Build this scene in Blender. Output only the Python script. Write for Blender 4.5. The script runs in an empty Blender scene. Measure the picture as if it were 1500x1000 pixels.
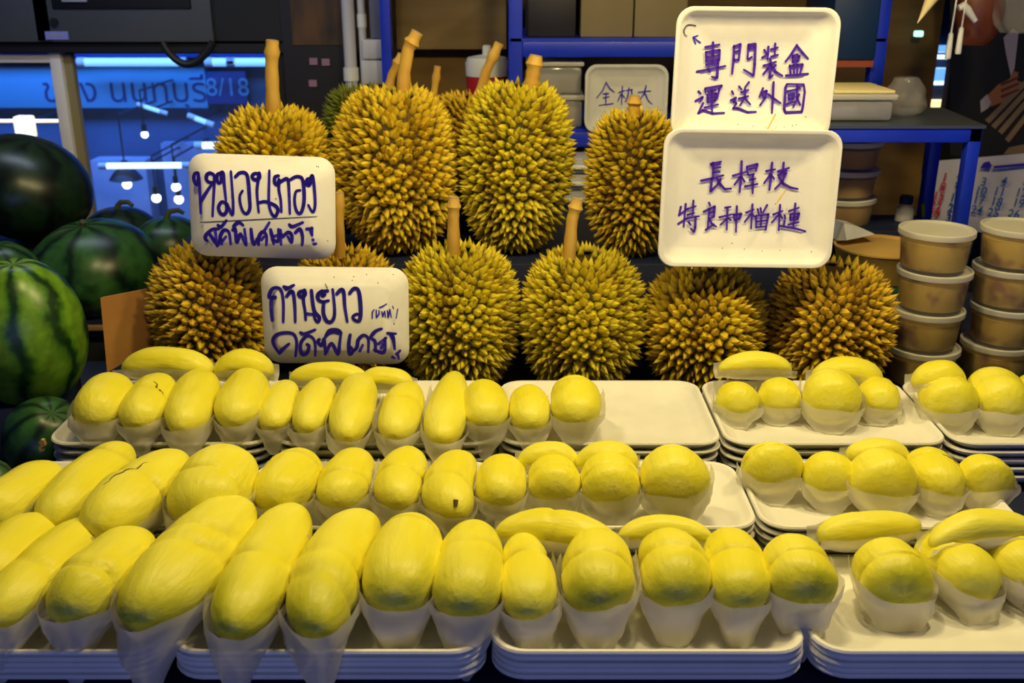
import bpy, bmesh, math, random
from mathutils import Vector, Matrix, Euler, noise

# ---------------------------------------------------------------- camera, world, light, exposure
SC = bpy.context.scene
COL = SC.collection
PITCH = math.radians(20)
CAM = Vector((0, 0, 1.40))
cd = bpy.data.cameras.new('camera'); cam = bpy.data.objects.new('camera', cd); COL.objects.link(cam)
cam.location = CAM; cam.rotation_euler = (math.radians(90) - PITCH, 0, 0)
cd.sensor_width = 36; cd.lens = 36; cd.clip_start = .02
cd.dof.use_dof = True; cd.dof.focus_distance = 1.25; cd.dof.aperture_fstop = 8
SC.camera = cam
SC.view_settings.view_transform = 'Standard'; SC.view_settings.look = 'None'
SC.view_settings.exposure = 0.0; SC.view_settings.gamma = 1.0
SC.view_settings.use_curve_mapping = False

w = bpy.data.worlds.new('dusk'); SC.world = w; w.use_nodes = True
w.node_tree.nodes['Background'].inputs[0].default_value = (.04, .09, .42, 1)
w.node_tree.nodes['Background'].inputs[1].default_value = .12

def lamp(name, kind, loc, energy, color, size, rot=None, **kw):
    d = bpy.data.lights.new(name, kind); d.energy = energy; d.color = color
    if kind == 'AREA':
        d.shape = 'RECTANGLE'; d.size, d.size_y = size
    else:
        d.shadow_soft_size = size
    for k, v in kw.items(): setattr(d, k, v)
    o = bpy.data.objects.new(name, d); COL.objects.link(o); o.location = loc
    if rot: o.rotation_euler = rot
    return o
WARM = (1, .80, .36)
# three shaded bulbs hanging over the counter
for i, (x, y) in enumerate([(-.36, 1.05), (.16, 1.04), (.66, 1.05)]):
    lamp('stall_bulb', 'SPOT', (x, y, 1.84), (14.5, 20.5, 20)[i], WARM, .05, (math.radians(6), 0, 0), spot_size=math.radians(150), spot_blend=.35)
# blue street light coming in from the open front of the stall
lamp('street_light', 'AREA', (.3, -2.2, .5), 24, (.32, .39, 1), (3.2, 1.8), (math.radians(88), 0, 0))
# unseen blue fill, added to light the shop wall across the lane
lamp('lane_fill', 'AREA', (-1.6, 3.2, 2.1), 75, (.10, .30, 1), (2.4, .5), (math.radians(38), 0, 0))
# unseen cool fill, added to brighten the window frame and melons
lamp('back_fill', 'AREA', (-.85, 1.95, 1.78), 2.5, (.70, .82, 1), (.6, .04), (math.radians(28), 0, 0))
PIECES = [
  ((-0.4977, 0.8779, 0.829, -1.7428, 0.1288, 0.0605), 0.92, 0, 0, 0.04, 'bag', 0.03, 0.2, [], 'yellow durian segment cut off by the left edge above the front row'),
  ((-0.4487, 0.8546, 0.829, -1.7522, 0.1801, 0.0575), 0.92, 0, 0, 0.04, 'bag', 0.04, 0.3, [0.25], 'long durian segment at the left edge of the front row'),
  ((-0.3858, 0.8374, 0.829, -1.8171, 0.1357, 0.0689), 0.92, 0, 0, 0.04, 'bag', 0.05, 0.6, [0.5], 'short plump durian segment between the two longest in the front row left'),
  ((-0.3072, 0.8581, 0.829, -1.801, 0.2095, 0.0783), 0.92, 0, 0, 0.06, 'bag', 0.055, 0.8, [-0.1, 0.2], 'largest durian segment of the front row, leaning from upper right'),
  ((-0.2374, 0.8536, 0.829, -1.6432, 0.2134, 0.067), 0.92, 0, 0, 0.04, 'bag', 0.045, 0.9, [0.1], 'long durian segment with green tip right of the largest front one'),
  ((-0.1617, 0.8461, 0.829, -1.6693, 0.1997, 0.0679), 0.92, -0.06, 0, 0.04, 'bag', 0.045, 1, [0.05, 0.45], 'bent durian segment with a dark green dent, front row'),
  ((-0.1039, 0.8562, 0.829, -1.6212, 0.1421, 0.0729), 0.92, 0, 0, 0.04, 'bag', 0.05, 0.5, [-0.5], 'smooth barrel shaped durian segment in the middle of the front row'),
  ((-0.0408, 0.8505, 0.829, -1.6035, 0.1444, 0.0673), 0.92, 0, 0, 0.12, 'bag', 0.05, 0.7, [0.0], 'durian segment at the right end of the front left tray'),
  ((0.0137, 0.8493, 0.829, -1.53, 0.1323, 0.0519), 0.92, 0, 0, 0.2, 'bag', 0.05, 0.3, [-0.25, -0.2], 'small pear shaped two-lobed durian segment at the front'),
  ((0.082, 0.844, 0.829, -1.6495, 0.1141, 0.0679), 0.92, 0, 0, 0.04, 'bag', 0.05, 1, [0.1], 'plump durian segment creased across with dark green end, front row'),
  ((0.1523, 0.8477, 0.829, -1.5835, 0.1014, 0.067), 0.92, 0.03, 0, 0.05, 'bag', 0.045, 0.9, [0.0, 0.06], 'durian segment with one lobe folded over another, front row'),
  ((0.2123, 0.8517, 0.829, -1.6095, 0.1182, 0.06), 0.92, 0.03, 0, 0.04, 'bag', 0.045, 0.6, [0.05], 'narrow two-lobed durian segment in the front row, second from tray end'),
  ((0.2713, 0.8401, 0.829, -1.5606, 0.0818, 0.0687), 0.92, 0, 0, 0.04, 'bag', 0.045, 0.9, [0.15], 'durian segment at the right end of the front middle tray'),
  ((0.0461, 0.9095, 0.834, -0.2449, 0.1307, 0.0432), 0.92, 0.05, 0.22, -0.02, 'cradle', 0.04, 0.1, [-0.15], 'large arched durian segment lying crosswise behind the front row'),
  ((0.1584, 0.9236, 0.834, -0.0684, 0.0986, 0.0305), 0.92, 0.06, 0.25, 0, 'cradle', 0.04, 0, [], 'slim arched durian segment lying crosswise at the front middle'),
  ((0.3679, 0.8565, 0.814, -1.5815, 0.0754, 0.0712), 0.92, 0, 0, 0.04, 'bag', 0.03, 0.9, [0.3], 'round durian segment in wide paper, left on the front right tray'),
  ((0.4401, 0.8788, 0.814, -1.2351, 0.0924, 0.062), 0.92, 0, 0, 0.04, 'bag', 0.03, 0.3, [0.1], 'durian segment with a dark split, front right tray'),
  ((0.5011, 0.8971, 0.814, -1.2578, 0.1079, 0.0617), 0.92, 0, 0, 0.04, 'bag', 0.02, 0.1, [], 'durian segment behind the split one at the right edge'),
  ((0.5228, 0.8612, 0.814, -1.331, 0.085, 0.0593), 0.92, 0, 0, 0.04, 'bag', 0.02, 0.2, [], 'durian segment cut off by the right edge, front right tray'),
  ((0.3733, 0.937, 0.832, 0.1869, 0.1164, 0.0378), 0.92, 0, 0.06, -0.1, 'cradle', 0.04, 0, [], 'spindle shaped durian segment lying crosswise alone on a tray edge'),
  ((0.4743, 0.8933, 0.848, 0.1252, 0.1223, 0.0356), 0.92, 0.08, 0.3, 0, 'cradle', 0.04, 0, [], 'long arched durian segment lying crosswise at the right edge'),
  ((-0.5301, 0.9799, 0.839, -1.8529, 0.1218, 0.0612), 0.92, 0, 0, 0.04, 'bag', 0.02, 0.1, [], 'durian segment at the left edge of the middle row'),
  ((-0.4666, 1.0068, 0.839, -1.7087, 0.1734, 0.061), 0.92, 0, 0, 0.04, 'bag', 0.02, 0.2, [-0.5], 'long slanting durian segment, second from left in the middle row'),
  ((-0.3986, 0.9749, 0.839, -1.8348, 0.1646, 0.0721), 0.92, 0, 0, 0.04, 'bag', 0.02, 0.1, [0.0], 'broad durian segment with a long split, middle row'),
  ((-0.3184, 0.9786, 0.839, -1.6643, 0.1272, 0.0829), 0.92, 0, 0, 0.04, 'bag', 0.02, 0.2, [0.3], 'largest rounded durian segment of the middle row'),
  ((-0.2458, 1.0085, 0.839, -1.7743, 0.1047, 0.0649), 0.92, 0, 0, 0.04, 'bag', 0.02, 0.05, [-0.3], 'durian segment right of the largest one in the middle row'),
  ((-0.1842, 1.0212, 0.839, -1.6707, 0.1139, 0.0566), 0.92, 0, 0, 0.04, 'bag', 0.02, 0, [0.4], 'slim slanting durian segment at the middle row left tray end'),
  ((-0.1194, 1.0243, 0.839, -1.6272, 0.1194, 0.0544), 0.92, -0.05, 0, 0.04, 'bag', 0.025, 0, [0.1], 'two-lobed durian segment in the centre of the middle row'),
  ((-0.0582, 1.0071, 0.839, -1.61, 0.1302, 0.057), 0.92, -0.09, 0, 0.04, 'bag', 0.02, 0, [0.2], 'hooked durian segment with a dark tip in the middle row'),
  ((-0.012, 1.0153, 0.839, -1.6046, 0.0871, 0.0558), 0.92, 0, 0, 0.04, 'bag', 0.02, 0, [], 'pale egg shaped durian segment right of the hooked one'),
  ((0.0473, 1.0143, 0.839, -1.5801, 0.0627, 0.0587), 0.92, 0, 0, 0.04, 'bag', 0.02, 0, [0.2], 'wrinkled durian segment in front of a crosswise one, middle row'),
  ((0.1081, 1.0073, 0.839, -1.5967, 0.0675, 0.066), 0.92, 0, 0, 0.04, 'bag', 0.025, 0, [0.2], 'durian segment with an arched one behind it, middle row'),
  ((0.1785, 1.0077, 0.839, -1.6722, 0.0703, 0.0759), 0.92, 0, 0, 0.04, 'bag', 0.03, 0, [-0.4], 'large round durian segment at the middle tray right end'),
  ((0.0412, 1.05, 0.856, 0.0, 0.07, 0.0355), 0.92, 0, 0.2, 0.04, 'cradle', 0.04, 0, [], 'durian segment lying crosswise behind the wrinkled one, middle row'),
  ((0.1073, 1.0415, 0.858, 0.0, 0.0725, 0.0357), 0.92, 0, 0.3, 0.04, 'cradle', 0.04, 0, [], 'arched durian segment crosswise behind the middle row, ends down'),
  ((0.3011, 1.0655, 0.824, -1.5673, 0.0484, 0.0696), 0.92, 0, 0, 0.04, 'bag', 0.012, 0, [-0.1, 0.15], 'creased durian segment in tall paper, left of the middle right tray'),
  ((0.3641, 1.0523, 0.824, -1.6726, 0.0557, 0.0619), 0.92, 0, 0, 0.04, 'bag', 0.012, 0, [], 'smooth durian segment second from left on the middle right tray'),
  ((0.4169, 1.0372, 0.824, -1.5852, 0.0661, 0.0726), 0.92, 0, 0, 0.04, 'bag', 0.012, 0, [-0.6], 'largest durian segment on the middle right tray'),
  ((0.4856, 1.0573, 0.824, -1.5953, 0.0871, 0.06), 0.92, 0, 0, 0.04, 'bag', 0.012, 0, [-0.2], 'durian segment with a split across on the middle right tray'),
  ((0.5389, 1.045, 0.824, -1.719, 0.0425, 0.0621), 0.92, 0, 0, 0.04, 'bag', 0.012, 0, [], 'rounded durian segment at the right end of the middle right tray'),
  ((0.4317, 1.092, 0.844, 0.0, 0.0744, 0.0339), 0.92, 0, 0.15, 0.04, 'cradle', 0.04, 0, [], 'durian segment lying crosswise at the back of the middle right tray'),
  ((-0.5209, 1.2059, 0.849, -1.5037, 0.1128, 0.0677), 0.92, 0, 0, 0.04, 'bag', 0.02, 0, [], 'durian segment at the left end of the back row'),
  ((-0.4652, 1.2082, 0.849, -1.5017, 0.1299, 0.0621), 0.92, 0, 0, 0.04, 'bag', 0.02, 0, [0.1], 'durian segment with a thin crack, second from left in the back row'),
  ((-0.4096, 1.2122, 0.849, -1.4343, 0.1695, 0.0615), 0.92, 0, 0, 0.04, 'bag', 0.025, 0, [], 'third durian segment from the left in the back row'),
  ((-0.3481, 1.2205, 0.849, -1.4905, 0.1426, 0.0626), 0.92, 0, 0, 0.04, 'bag', 0.02, 0, [], 'fourth durian segment from the left in the back row'),
  ((-0.3004, 1.2184, 0.849, -1.5117, 0.136, 0.0458), 0.92, 0, 0, 0.15, 'bag', 0.02, 0, [], 'smallest pointed durian segment in the back row left'),
  ((-0.2539, 1.212, 0.849, -1.5472, 0.1449, 0.0498), 0.92, 0, 0, 0.04, 'bag', 0.02, 0, [], 'slim durian segment right of the smallest pointed one'),
  ((-0.2016, 1.2017, 0.849, -1.5332, 0.1863, 0.0548), 0.92, 0, 0, 0.04, 'bag', 0.015, 0, [], 'long durian segment below the lower Thai sign'),
  ((-0.1393, 1.1884, 0.849, -1.6141, 0.1479, 0.0541), 0.92, 0, 0, 0.04, 'bag', 0.015, 0, [0.1], 'durian segment with a ridge right of the long one, back row'),
  ((-0.0814, 1.2102, 0.849, -1.5985, 0.2102, 0.051), 0.92, 0, 0, 0.2, 'bag', 0.015, 0, [], 'tall durian segment with a narrow pointed top, back row'),
  ((-0.034, 1.2002, 0.849, -1.5464, 0.1044, 0.0595), 0.92, 0, 0, 0.04, 'bag', 0.025, 0, [], 'durian segment right of the pointed one in the back row'),
  ((0.0222, 1.1996, 0.849, -1.5595, 0.1043, 0.0519), 0.92, 0, 0, 0.04, 'bag', 0.02, 0, [], 'small round durian segment second from the empty tray'),
  ((0.0811, 1.2052, 0.849, -1.5816, 0.1057, 0.0653), 0.92, 0, 0, 0.04, 'bag', 0.025, 0, [-0.3], 'durian segment beside the empty tray in the back row'),
  ((-0.4751, 1.3162, 0.86, -0.0774, 0.1308, 0.0449), 0.92, 0, 0.25, 0.04, 'cradle', 0.04, 0, [], 'long durian segment lying crosswise at the back left corner'),
  ((-0.369, 1.3116, 0.86, 0.0, 0.0826, 0.0421), 0.92, 0, 0.3, 0.04, 'cradle', 0.04, 0, [], 'short durian segment lying crosswise beside the lower Thai sign'),
  ((-0.253, 1.3127, 0.852, -0.0455, 0.1099, 0.0357), 0.92, 0, 0.2, 0.04, 'cradle', 0.04, 0, [], 'durian segment lying crosswise just under the lower Thai sign'),
  ((-0.1729, 1.2989, 0.852, -0.1274, 0.0768, 0.0334), 0.92, 0, 0.2, 0.04, 'cradle', 0.04, 0, [], 'pale durian segment crosswise under the lower Thai sign right corner'),
  ((0.2989, 1.2523, 0.834, -1.7123, 0.0517, 0.056), 0.92, 0, 0, 0.04, 'bag', 0.012, 0, [], 'round durian segment at the left end of the back right tray'),
  ((0.3577, 1.2643, 0.834, -1.7983, 0.055, 0.0567), 0.92, 0, 0, 0.04, 'bag', 0.012, 0, [], 'round durian segment second from left on the back right tray'),
  ((0.4224, 1.2488, 0.834, -1.8231, 0.0751, 0.076), 0.92, 0, 0, 0.04, 'bag', 0.012, 0, [], 'largest durian segment on the back right tray'),
  ((0.4925, 1.2708, 0.834, -1.7978, 0.0673, 0.0543), 0.92, 0, 0, 0.04, 'bag', 0.012, 0, [], 'durian segment at the right end of the back right tray'),
  ((0.3385, 1.3275, 0.86, 0.0, 0.1021, 0.0355), 0.92, 0, 0.25, 0.04, 'cradle', 0.04, 0, [], 'durian segment crosswise in folded paper behind the back right tray'),
  ((0.4617, 1.3099, 0.852, -0.0511, 0.0973, 0.041), 0.92, 0, 0.25, 0.04, 'cradle', 0.04, 0, [], 'durian segment crosswise behind the largest one, back right tray'),
  ((0.5739, 1.2418, 0.834, -1.6421, 0.0679, 0.0714), 0.92, 0, 0, 0.04, 'bag', 0.012, 0, [-0.1], 'durian segment in front on the far right back tray'),
  ((0.6428, 1.2523, 0.834, -1.7156, 0.0957, 0.0742), 0.92, 0, 0, 0.04, 'bag', 0.012, 0, [], 'durian segment near the right edge on the far right back tray'),
  ((0.7053, 1.2636, 0.834, -1.7759, 0.0749, 0.0632), 0.92, 0, 0, 0.04, 'bag', 0.012, 0, [], 'durian segment cut off by the right edge in the back row'),
  ((0.5693, 1.2667, 0.862, 0.0, 0.0712, 0.0441), 0.92, 0, 0.2, 0.04, 'cradle', 0.04, 0, [], 'durian segment crosswise at the back of the far right tray'),
]
# ---------------------------------------------------------------- helpers
random.seed(4)
F_ = Vector((0, math.cos(PITCH), -math.sin(PITCH))); U_ = Vector((0, math.sin(PITCH), math.cos(PITCH)))
def ray(px, py): return F_ + Vector((1, 0, 0)) * ((px - 750) / 1500) + U_ * ((500 - py) / 1500)
def at(px, py, Y):
    """the world point seen at a place of the photo, standing at distance Y"""
    d = ray(px, py); return CAM + d * (Y / d.y)

class MB:
    def __init__(s): s.v = []; s.f = []; s.m = []; s.mi = 0; s.attr = {}
    def add(s, vs, fs):
        o = len(s.v); s.v += [tuple(v) for v in vs]; s.f += [tuple(i + o for i in f) for f in fs]; s.m += [s.mi] * len(fs)
    def box(s, lo, hi, b=0.0, rot=None, piv=None):
        bm = bmesh.new(); bmesh.ops.create_cube(bm, size=1)
        for v in bm.verts:
            v.co = Vector([lo[i] + (v.co[i] + .5) * (hi[i] - lo[i]) for i in range(3)])
        if b > 0: bmesh.ops.bevel(bm, geom=bm.edges[:], offset=b, segments=2, affect='EDGES', profile=.5)
        if rot is not None:
            pv = Vector(piv if piv is not None else [(a + c) / 2 for a, c in zip(lo, hi)])
            for v in bm.verts: v.co = pv + rot @ (v.co - pv)
        bm.verts.index_update()
        s.add([v.co[:] for v in bm.verts], [[v.index for v in f.verts] for f in bm.faces]); bm.free()
        return s
    def loft(s, rings, cap0=True, cap1=True, closed=True):
        n = len(rings[0]); vs = [p for r in rings for p in r]; fs = []
        for i in range(len(rings) - 1):
            for j in range(n if closed else n - 1):
                a = i * n + j; b = i * n + (j + 1) % n
                fs.append((a, b, b + n, a + n))
        if cap0: fs.append(tuple(reversed(range(n))))
        if cap1: fs.append(tuple(range((len(rings) - 1) * n, len(rings) * n)))
        s.add(vs, fs); return s
    def lathe(s, prof, n=40, c=(0, 0, 0), cap0=True, cap1=True):
        return s.loft([[(c[0] + r * math.cos(2 * math.pi * j / n), c[1] + r * math.sin(2 * math.pi * j / n), c[2] + z) for j in range(n)] for r, z in prof], cap0, cap1)
    def tube(s, path, rad, n=10, cap=True):
        P = [Vector(p) for p in path]
        if not hasattr(rad, '__len__'): rad = [rad] * len(P)
        rings = []; up = None
        for i, p in enumerate(P):
            t = (P[min(i + 1, len(P) - 1)] - P[max(i - 1, 0)]).normalized()
            if up is None: up = Vector((0, 0, 1)) if abs(t.z) < .9 else Vector((0, 1, 0))
            a = (up - t * up.dot(t)).normalized(); b = t.cross(a); up = a
            rings.append([p + (a * math.cos(2 * math.pi * j / n) + b * math.sin(2 * math.pi * j / n)) * rad[i] for j in range(n)])
        return s.loft(rings, cap, cap)
    def stroke(s, pts, wd, zs=0.0, lift=.0005):
        """a flat marker stroke in the local xy plane"""
        def W(i): return wd[i] if hasattr(wd, '__len__') else wd
        def Z(i): return (zs[i] if hasattr(zs, '__len__') else zs) + lift
        for i, (x, y) in enumerate(pts):
            r = W(i) / 2
            s.add([(x + r * math.cos(k * math.pi / 4), y + r * math.sin(k * math.pi / 4), Z(i)) for k in range(8)], [tuple(range(8))])
            if i + 1 < len(pts):
                x2, y2 = pts[i + 1]; dx, dy = x2 - x, y2 - y; L = math.hypot(dx, dy) or 1; nx, ny = -dy / L, dx / L; r2 = W(i + 1) / 2; z2 = Z(i + 1)
                s.add([(x + nx * r, y + ny * r, Z(i)), (x - nx * r, y - ny * r, Z(i)), (x2 - nx * r2, y2 - ny * r2, z2), (x2 + nx * r2, y2 + ny * r2, z2)], [(0, 1, 2, 3)])
        return s
    def mesh(s, name, mats, smooth=True):
        me = bpy.data.meshes.new(name); me.from_pydata(s.v, [], s.f)
        for m in (mats if isinstance(mats, (list, tuple)) else [mats]): me.materials.append(m)
        me.polygons.foreach_set('material_index', s.m)
        for k, vals in s.attr.items():
            a = me.attributes.new(k, 'FLOAT', 'POINT'); a.data.foreach_set('value', vals)
        bm = bmesh.new(); bm.from_mesh(me); bmesh.ops.recalc_face_normals(bm, faces=bm.faces[:]); bm.to_mesh(me); bm.free()
        if smooth:
            me.polygons.foreach_set('use_smooth', [True] * len(me.polygons))
            me.set_sharp_from_angle(angle=math.radians(40))
        me.update(); return me

def obj(name, mb, mat, parent=None, loc=None, rot=None, smooth=True):
    me = mb if isinstance(mb, bpy.types.Mesh) else mb.mesh(name, mat, smooth)
    o = bpy.data.objects.new(name, me); COL.objects.link(o)
    if parent: o.parent = parent
    if loc is not None: o.location = loc
    if rot is not None: o.rotation_euler = rot
    return o
def tag(o, label, cat, group=None):
    o['label'] = label; o['category'] = cat
    if group: o['group'] = group
    return o
def thing(name, label, cat, loc=(0, 0, 0), rot=(0, 0, 0), group=None):
    o = bpy.data.objects.new(name, None); COL.objects.link(o); o.empty_display_size = .05
    o.location = loc; o.rotation_euler = rot
    return tag(o, label, cat, group)
def struct(name, mb, mat, parent=None, smooth=True):
    o = obj(name, mb, mat, parent, smooth=smooth)
    if not parent: o['kind'] = 'structure'
    return o
def dup(root, label, loc, rot=None, group=None):
    r = root.copy(); COL.objects.link(r); r.location = loc; r['label'] = label
    if rot is not None: r.rotation_euler = rot
    if group: r['group'] = group
    for ch in list(root.children):
        c = ch.copy(); COL.objects.link(c); c.parent = r
        for g in ch.children:
            d = g.copy(); COL.objects.link(d); d.parent = c
    return r

# ---------------------------------------------------------------- materials
def mat(name, col, rough=.6, col2=None, scale=8, detail=4, bump=0, bscale=None, stretch=(1, 1, 1), metal=0, emit=None, spec=.5, alpha=1, trans=0, lo=.35, hi=.65, coat=0):
    m = bpy.data.materials.new(name); m.use_nodes = True; nt = m.node_tree; b = nt.nodes['Principled BSDF']
    b.inputs['Base Color'].default_value = (*col, 1); b.inputs['Roughness'].default_value = rough; b.inputs['Metallic'].default_value = metal
    b.inputs['Specular IOR Level'].default_value = spec; b.inputs['Alpha'].default_value = alpha; b.inputs['Transmission Weight'].default_value = trans
    b.inputs['Coat Weight'].default_value = coat
    if emit: b.inputs['Emission Color'].default_value = (*emit[0], 1); b.inputs['Emission Strength'].default_value = emit[1]
    if col2 or bump:
        tc = nt.nodes.new('ShaderNodeTexCoord'); mp = nt.nodes.new('ShaderNodeMapping'); mp.inputs['Scale'].default_value = stretch
        nt.links.new(tc.outputs['Object'], mp.inputs['Vector'])
        if col2:
            n = nt.nodes.new('ShaderNodeTexNoise'); n.inputs['Scale'].default_value = scale; n.inputs['Detail'].default_value = detail
            nt.links.new(mp.outputs[0], n.inputs['Vector'])
            r = nt.nodes.new('ShaderNodeValToRGB'); r.color_ramp.elements[0].position = lo; r.color_ramp.elements[1].position = hi
            r.color_ramp.elements[0].color = (*col, 1); r.color_ramp.elements[1].color = (*col2, 1)
            nt.links.new(n.outputs['Fac'], r.inputs[0]); nt.links.new(r.outputs[0], b.inputs['Base Color'])
        if bump:
            n = nt.nodes.new('ShaderNodeTexNoise'); n.inputs['Scale'].default_value = bscale or scale; n.inputs['Detail'].default_value = 5
            nt.links.new(mp.outputs[0], n.inputs['Vector'])
            bp = nt.nodes.new('ShaderNodeBump'); bp.inputs['Strength'].default_value = bump; bp.inputs['Distance'].default_value = .004
            nt.links.new(n.outputs['Fac'], bp.inputs['Height']); nt.links.new(bp.outputs[0], b.inputs['Normal'])
    return m
def attr_mix(m, attr, col):
    """mix a colour over the base colour by a vertex attribute"""
    nt = m.node_tree; b = nt.nodes['Principled BSDF']; s = b.inputs['Base Color']
    a = nt.nodes.new('ShaderNodeAttribute'); a.attribute_name = attr
    x = nt.nodes.new('ShaderNodeMix'); x.data_type = 'RGBA'
    nt.links.new(a.outputs['Fac'], x.inputs[0])
    if s.is_linked: nt.links.new(s.links[0].from_socket, x.inputs[6])
    else: x.inputs[6].default_value = s.default_value
    x.inputs[7].default_value = (*col, 1)
    nt.links.new(x.outputs[2], s); return m
def clear(name, col, opaque=.3, rough=.25, transluc=.3):
    """thin translucent plastic or paper"""
    m = bpy.data.materials.new(name); m.use_nodes = True; nt = m.node_tree; nt.nodes.remove(nt.nodes['Principled BSDF']); out = nt.nodes['Material Output']
    p = nt.nodes.new('ShaderNodeBsdfPrincipled'); p.inputs['Base Color'].default_value = (*col, 1); p.inputs['Roughness'].default_value = rough
    t = nt.nodes.new('ShaderNodeBsdfTranslucent'); t.inputs[0].default_value = (*col, 1)
    c = nt.nodes.new('ShaderNodeBsdfTransparent')
    a = nt.nodes.new('ShaderNodeMixShader'); a.inputs[0].default_value = transluc
    b = nt.nodes.new('ShaderNodeMixShader'); b.inputs[0].default_value = opaque
    nt.links.new(p.outputs[0], a.inputs[1]); nt.links.new(t.outputs[0], a.inputs[2])
    nt.links.new(c.outputs[0], b.inputs[1]); nt.links.new(a.outputs[0], b.inputs[2]); nt.links.new(b.outputs[0], out.inputs[0])
    return m

M = {}
M['flesh'] = mat('durian_flesh', (.84, .755, .035), .40, (.90, .85, .12), 22, bump=.45, bscale=70, stretch=(.35, 1.3, 1.3), spec=.32)
attr_mix(M['flesh'], 'green', (.40, .42, .008)); attr_mix(M['flesh'], 'crease', (.30, .20, .01))
M['paper'] = clear('wrapping_paper', (.82, .79, .72), .66, .35, .3)
M['foam'] = mat('white_foam', (.86, .84, .78), .5, (.82, .80, .74), 30, bump=.05, bscale=300)
M['foam_dull'] = mat('grey_white_foam', (.62, .62, .64), .6, (.58, .58, .6), 30)
M['ink'] = mat('blue_marker_ink', (.030, .010, .50), .5)
M['ink_violet'] = mat('violet_marker_ink', (.075, .010, .44), .5)
M['ink_thin'] = mat('black_pen_ink', (.03, .03, .05), .5)
M['speck'] = mat('brown_specks', (.10, .06, .02), .7)
M['stick'] = mat('bamboo_skewer', (.62, .42, .10), .5)
def husk(name, a, b, base):
    m = mat(name, a, .62, b, 28, bump=.15, bscale=120, spec=.25)
    attr_mix(m, 'valley', base); attr_mix(m, 'tip', (.12, .06, .012)); attr_mix(m, 'seam', (.14, .06, .010)); return m  # brown valley colour, darkened further to paint in the shade between spikes
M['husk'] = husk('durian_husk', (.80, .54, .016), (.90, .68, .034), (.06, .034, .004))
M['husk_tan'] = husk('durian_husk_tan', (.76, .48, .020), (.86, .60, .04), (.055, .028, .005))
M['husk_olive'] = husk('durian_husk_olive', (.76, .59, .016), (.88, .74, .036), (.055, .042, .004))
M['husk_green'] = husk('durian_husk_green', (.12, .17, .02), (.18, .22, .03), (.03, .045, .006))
M['stem'] = mat('durian_stem', (.55, .30, .035), .6, (.66, .42, .07), 40, bump=.3, bscale=90, stretch=(1, 1, .3))
M['stem_cut'] = mat('cut_stem_end', (.40, .27, .10), .8, (.5, .36, .15), 90)
M['blue'] = mat('blue_paint', (.008, .035, .66), .38, (.006, .026, .55), 12)
M['navy'] = mat('navy_paint', (.006, .012, .05), .6, (.004, .008, .035), 6)
M['black'] = mat('black_rubber', (.006, .006, .008), .6)
M['ply'] = mat('plywood', (.16, .085, .022), .75, (.22, .125, .035), 5, stretch=(1, 1, 4), bump=.1, bscale=30)
M['ply_light'] = mat('pale_plywood', (.30, .20, .075), .75, (.22, .14, .045), 4, stretch=(1, 1, 5))
M['dark_wall'] = mat('dark_wall', (.012, .011, .014), .9, (.02, .018, .02), 4)
M['floor'] = mat('concrete', (.05, .05, .05), .85, (.08, .078, .07), 4)
M['aluminium'] = mat('aluminium', (.90, .86, .80), .5, (.82, .78, .72), 10)
M['cabinet'] = mat('grey_paint', (.085, .09, .10), .5, (.07, .075, .085), 4)
M['grey'] = mat('grey_plastic', (.40, .40, .46), .5)
M['white'] = mat('white_plastic', (.75, .75, .75), .4)
M['pipe'] = mat('white_pipe', (.55, .55, .60), .45)
M['tan_board'] = mat('raw_wood', (.36, .20, .07), .8, (.26, .14, .045), 14, stretch=(1, 6, 6))
M['card'] = mat('cardboard', (.50, .24, .05), .85, (.42, .19, .04), 12, stretch=(.3, 1, 1))
M['paste'] = mat('durian_paste', (.46, .29, .020), .6, (.20, .07, .008), 26, detail=2, lo=.50, hi=.66)
M['paste_dark'] = mat('dark_durian_paste', (.26, .12, .02), .6, (.36, .20, .035), 16, detail=2)
M['cup'] = clear('clear_plastic', (.80, .78, .70), .06, .12, .2)
M['lid'] = clear('frosted_lid', (.85, .83, .74), .72, .3, .3)
M['bag'] = clear('clear_bag', (.75, .72, .72), .17, .12, .2)
M['red'] = mat('red_plastic', (.42, .012, .018), .35)
M['beige'] = mat('beige_card', (.26, .21, .12), .8, (.20, .16, .09), 3)
M['bamboo'] = mat('yellow_basin', (.66, .42, .12), .6, (.56, .34, .09), 8)
M['greenbox'] = mat('dark_green_plastic', (.01, .10, .05), .5)
M['redbox'] = mat('brick_red_plastic', (.32, .07, .03), .5)
M['bluebox'] = mat('dark_blue_plastic', (.004, .028, .10), .5)
M['page'] = mat('calendar_paper', (.62, .60, .70), .8)
M['red_ink'] = mat('red_print', (.60, .03, .04), .7)
M['blue_ink'] = mat('blue_print', (.01, .10, .45), .7)
M['skin'] = mat('printed_skin', (.34, .13, .055), .7)
M['shirt'] = mat('printed_white', (.42, .36, .42), .7)
M['suit'] = mat('printed_black', (.006, .006, .008), .7)
M['straw'] = mat('printed_straw', (.22, .15, .09), .7)
M['brown_bag'] = mat('brown_bag', (.16, .040, .012), .45, (.10, .025, .012), 9)
M['cream_paper'] = mat('cream_paper', (.80, .68, .34), .7)
M['poster_pic'] = mat('brown_poster_print', (.16, .07, .015), .5, (.015, .010, .006), 5, stretch=(1.6, 1, .6), lo=.4, hi=.6)
M['poster'] = mat('dark_poster', (.008, .007, .012), .5)
M['lane_wall'] = mat('lane_shop_wall', (.10, .16, .30), .8, (.05, .09, .2), 3)
M['lane_pale'] = mat('pale_lane_sheet', (.50, .52, .72), .8, (.30, .35, .55), 4)
M['sign_face'] = mat('lane_sign_face', (.10, .38, .60), .6)
M['sign_ink'] = mat('lane_sign_ink', (.015, .03, .16), .7)
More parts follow.
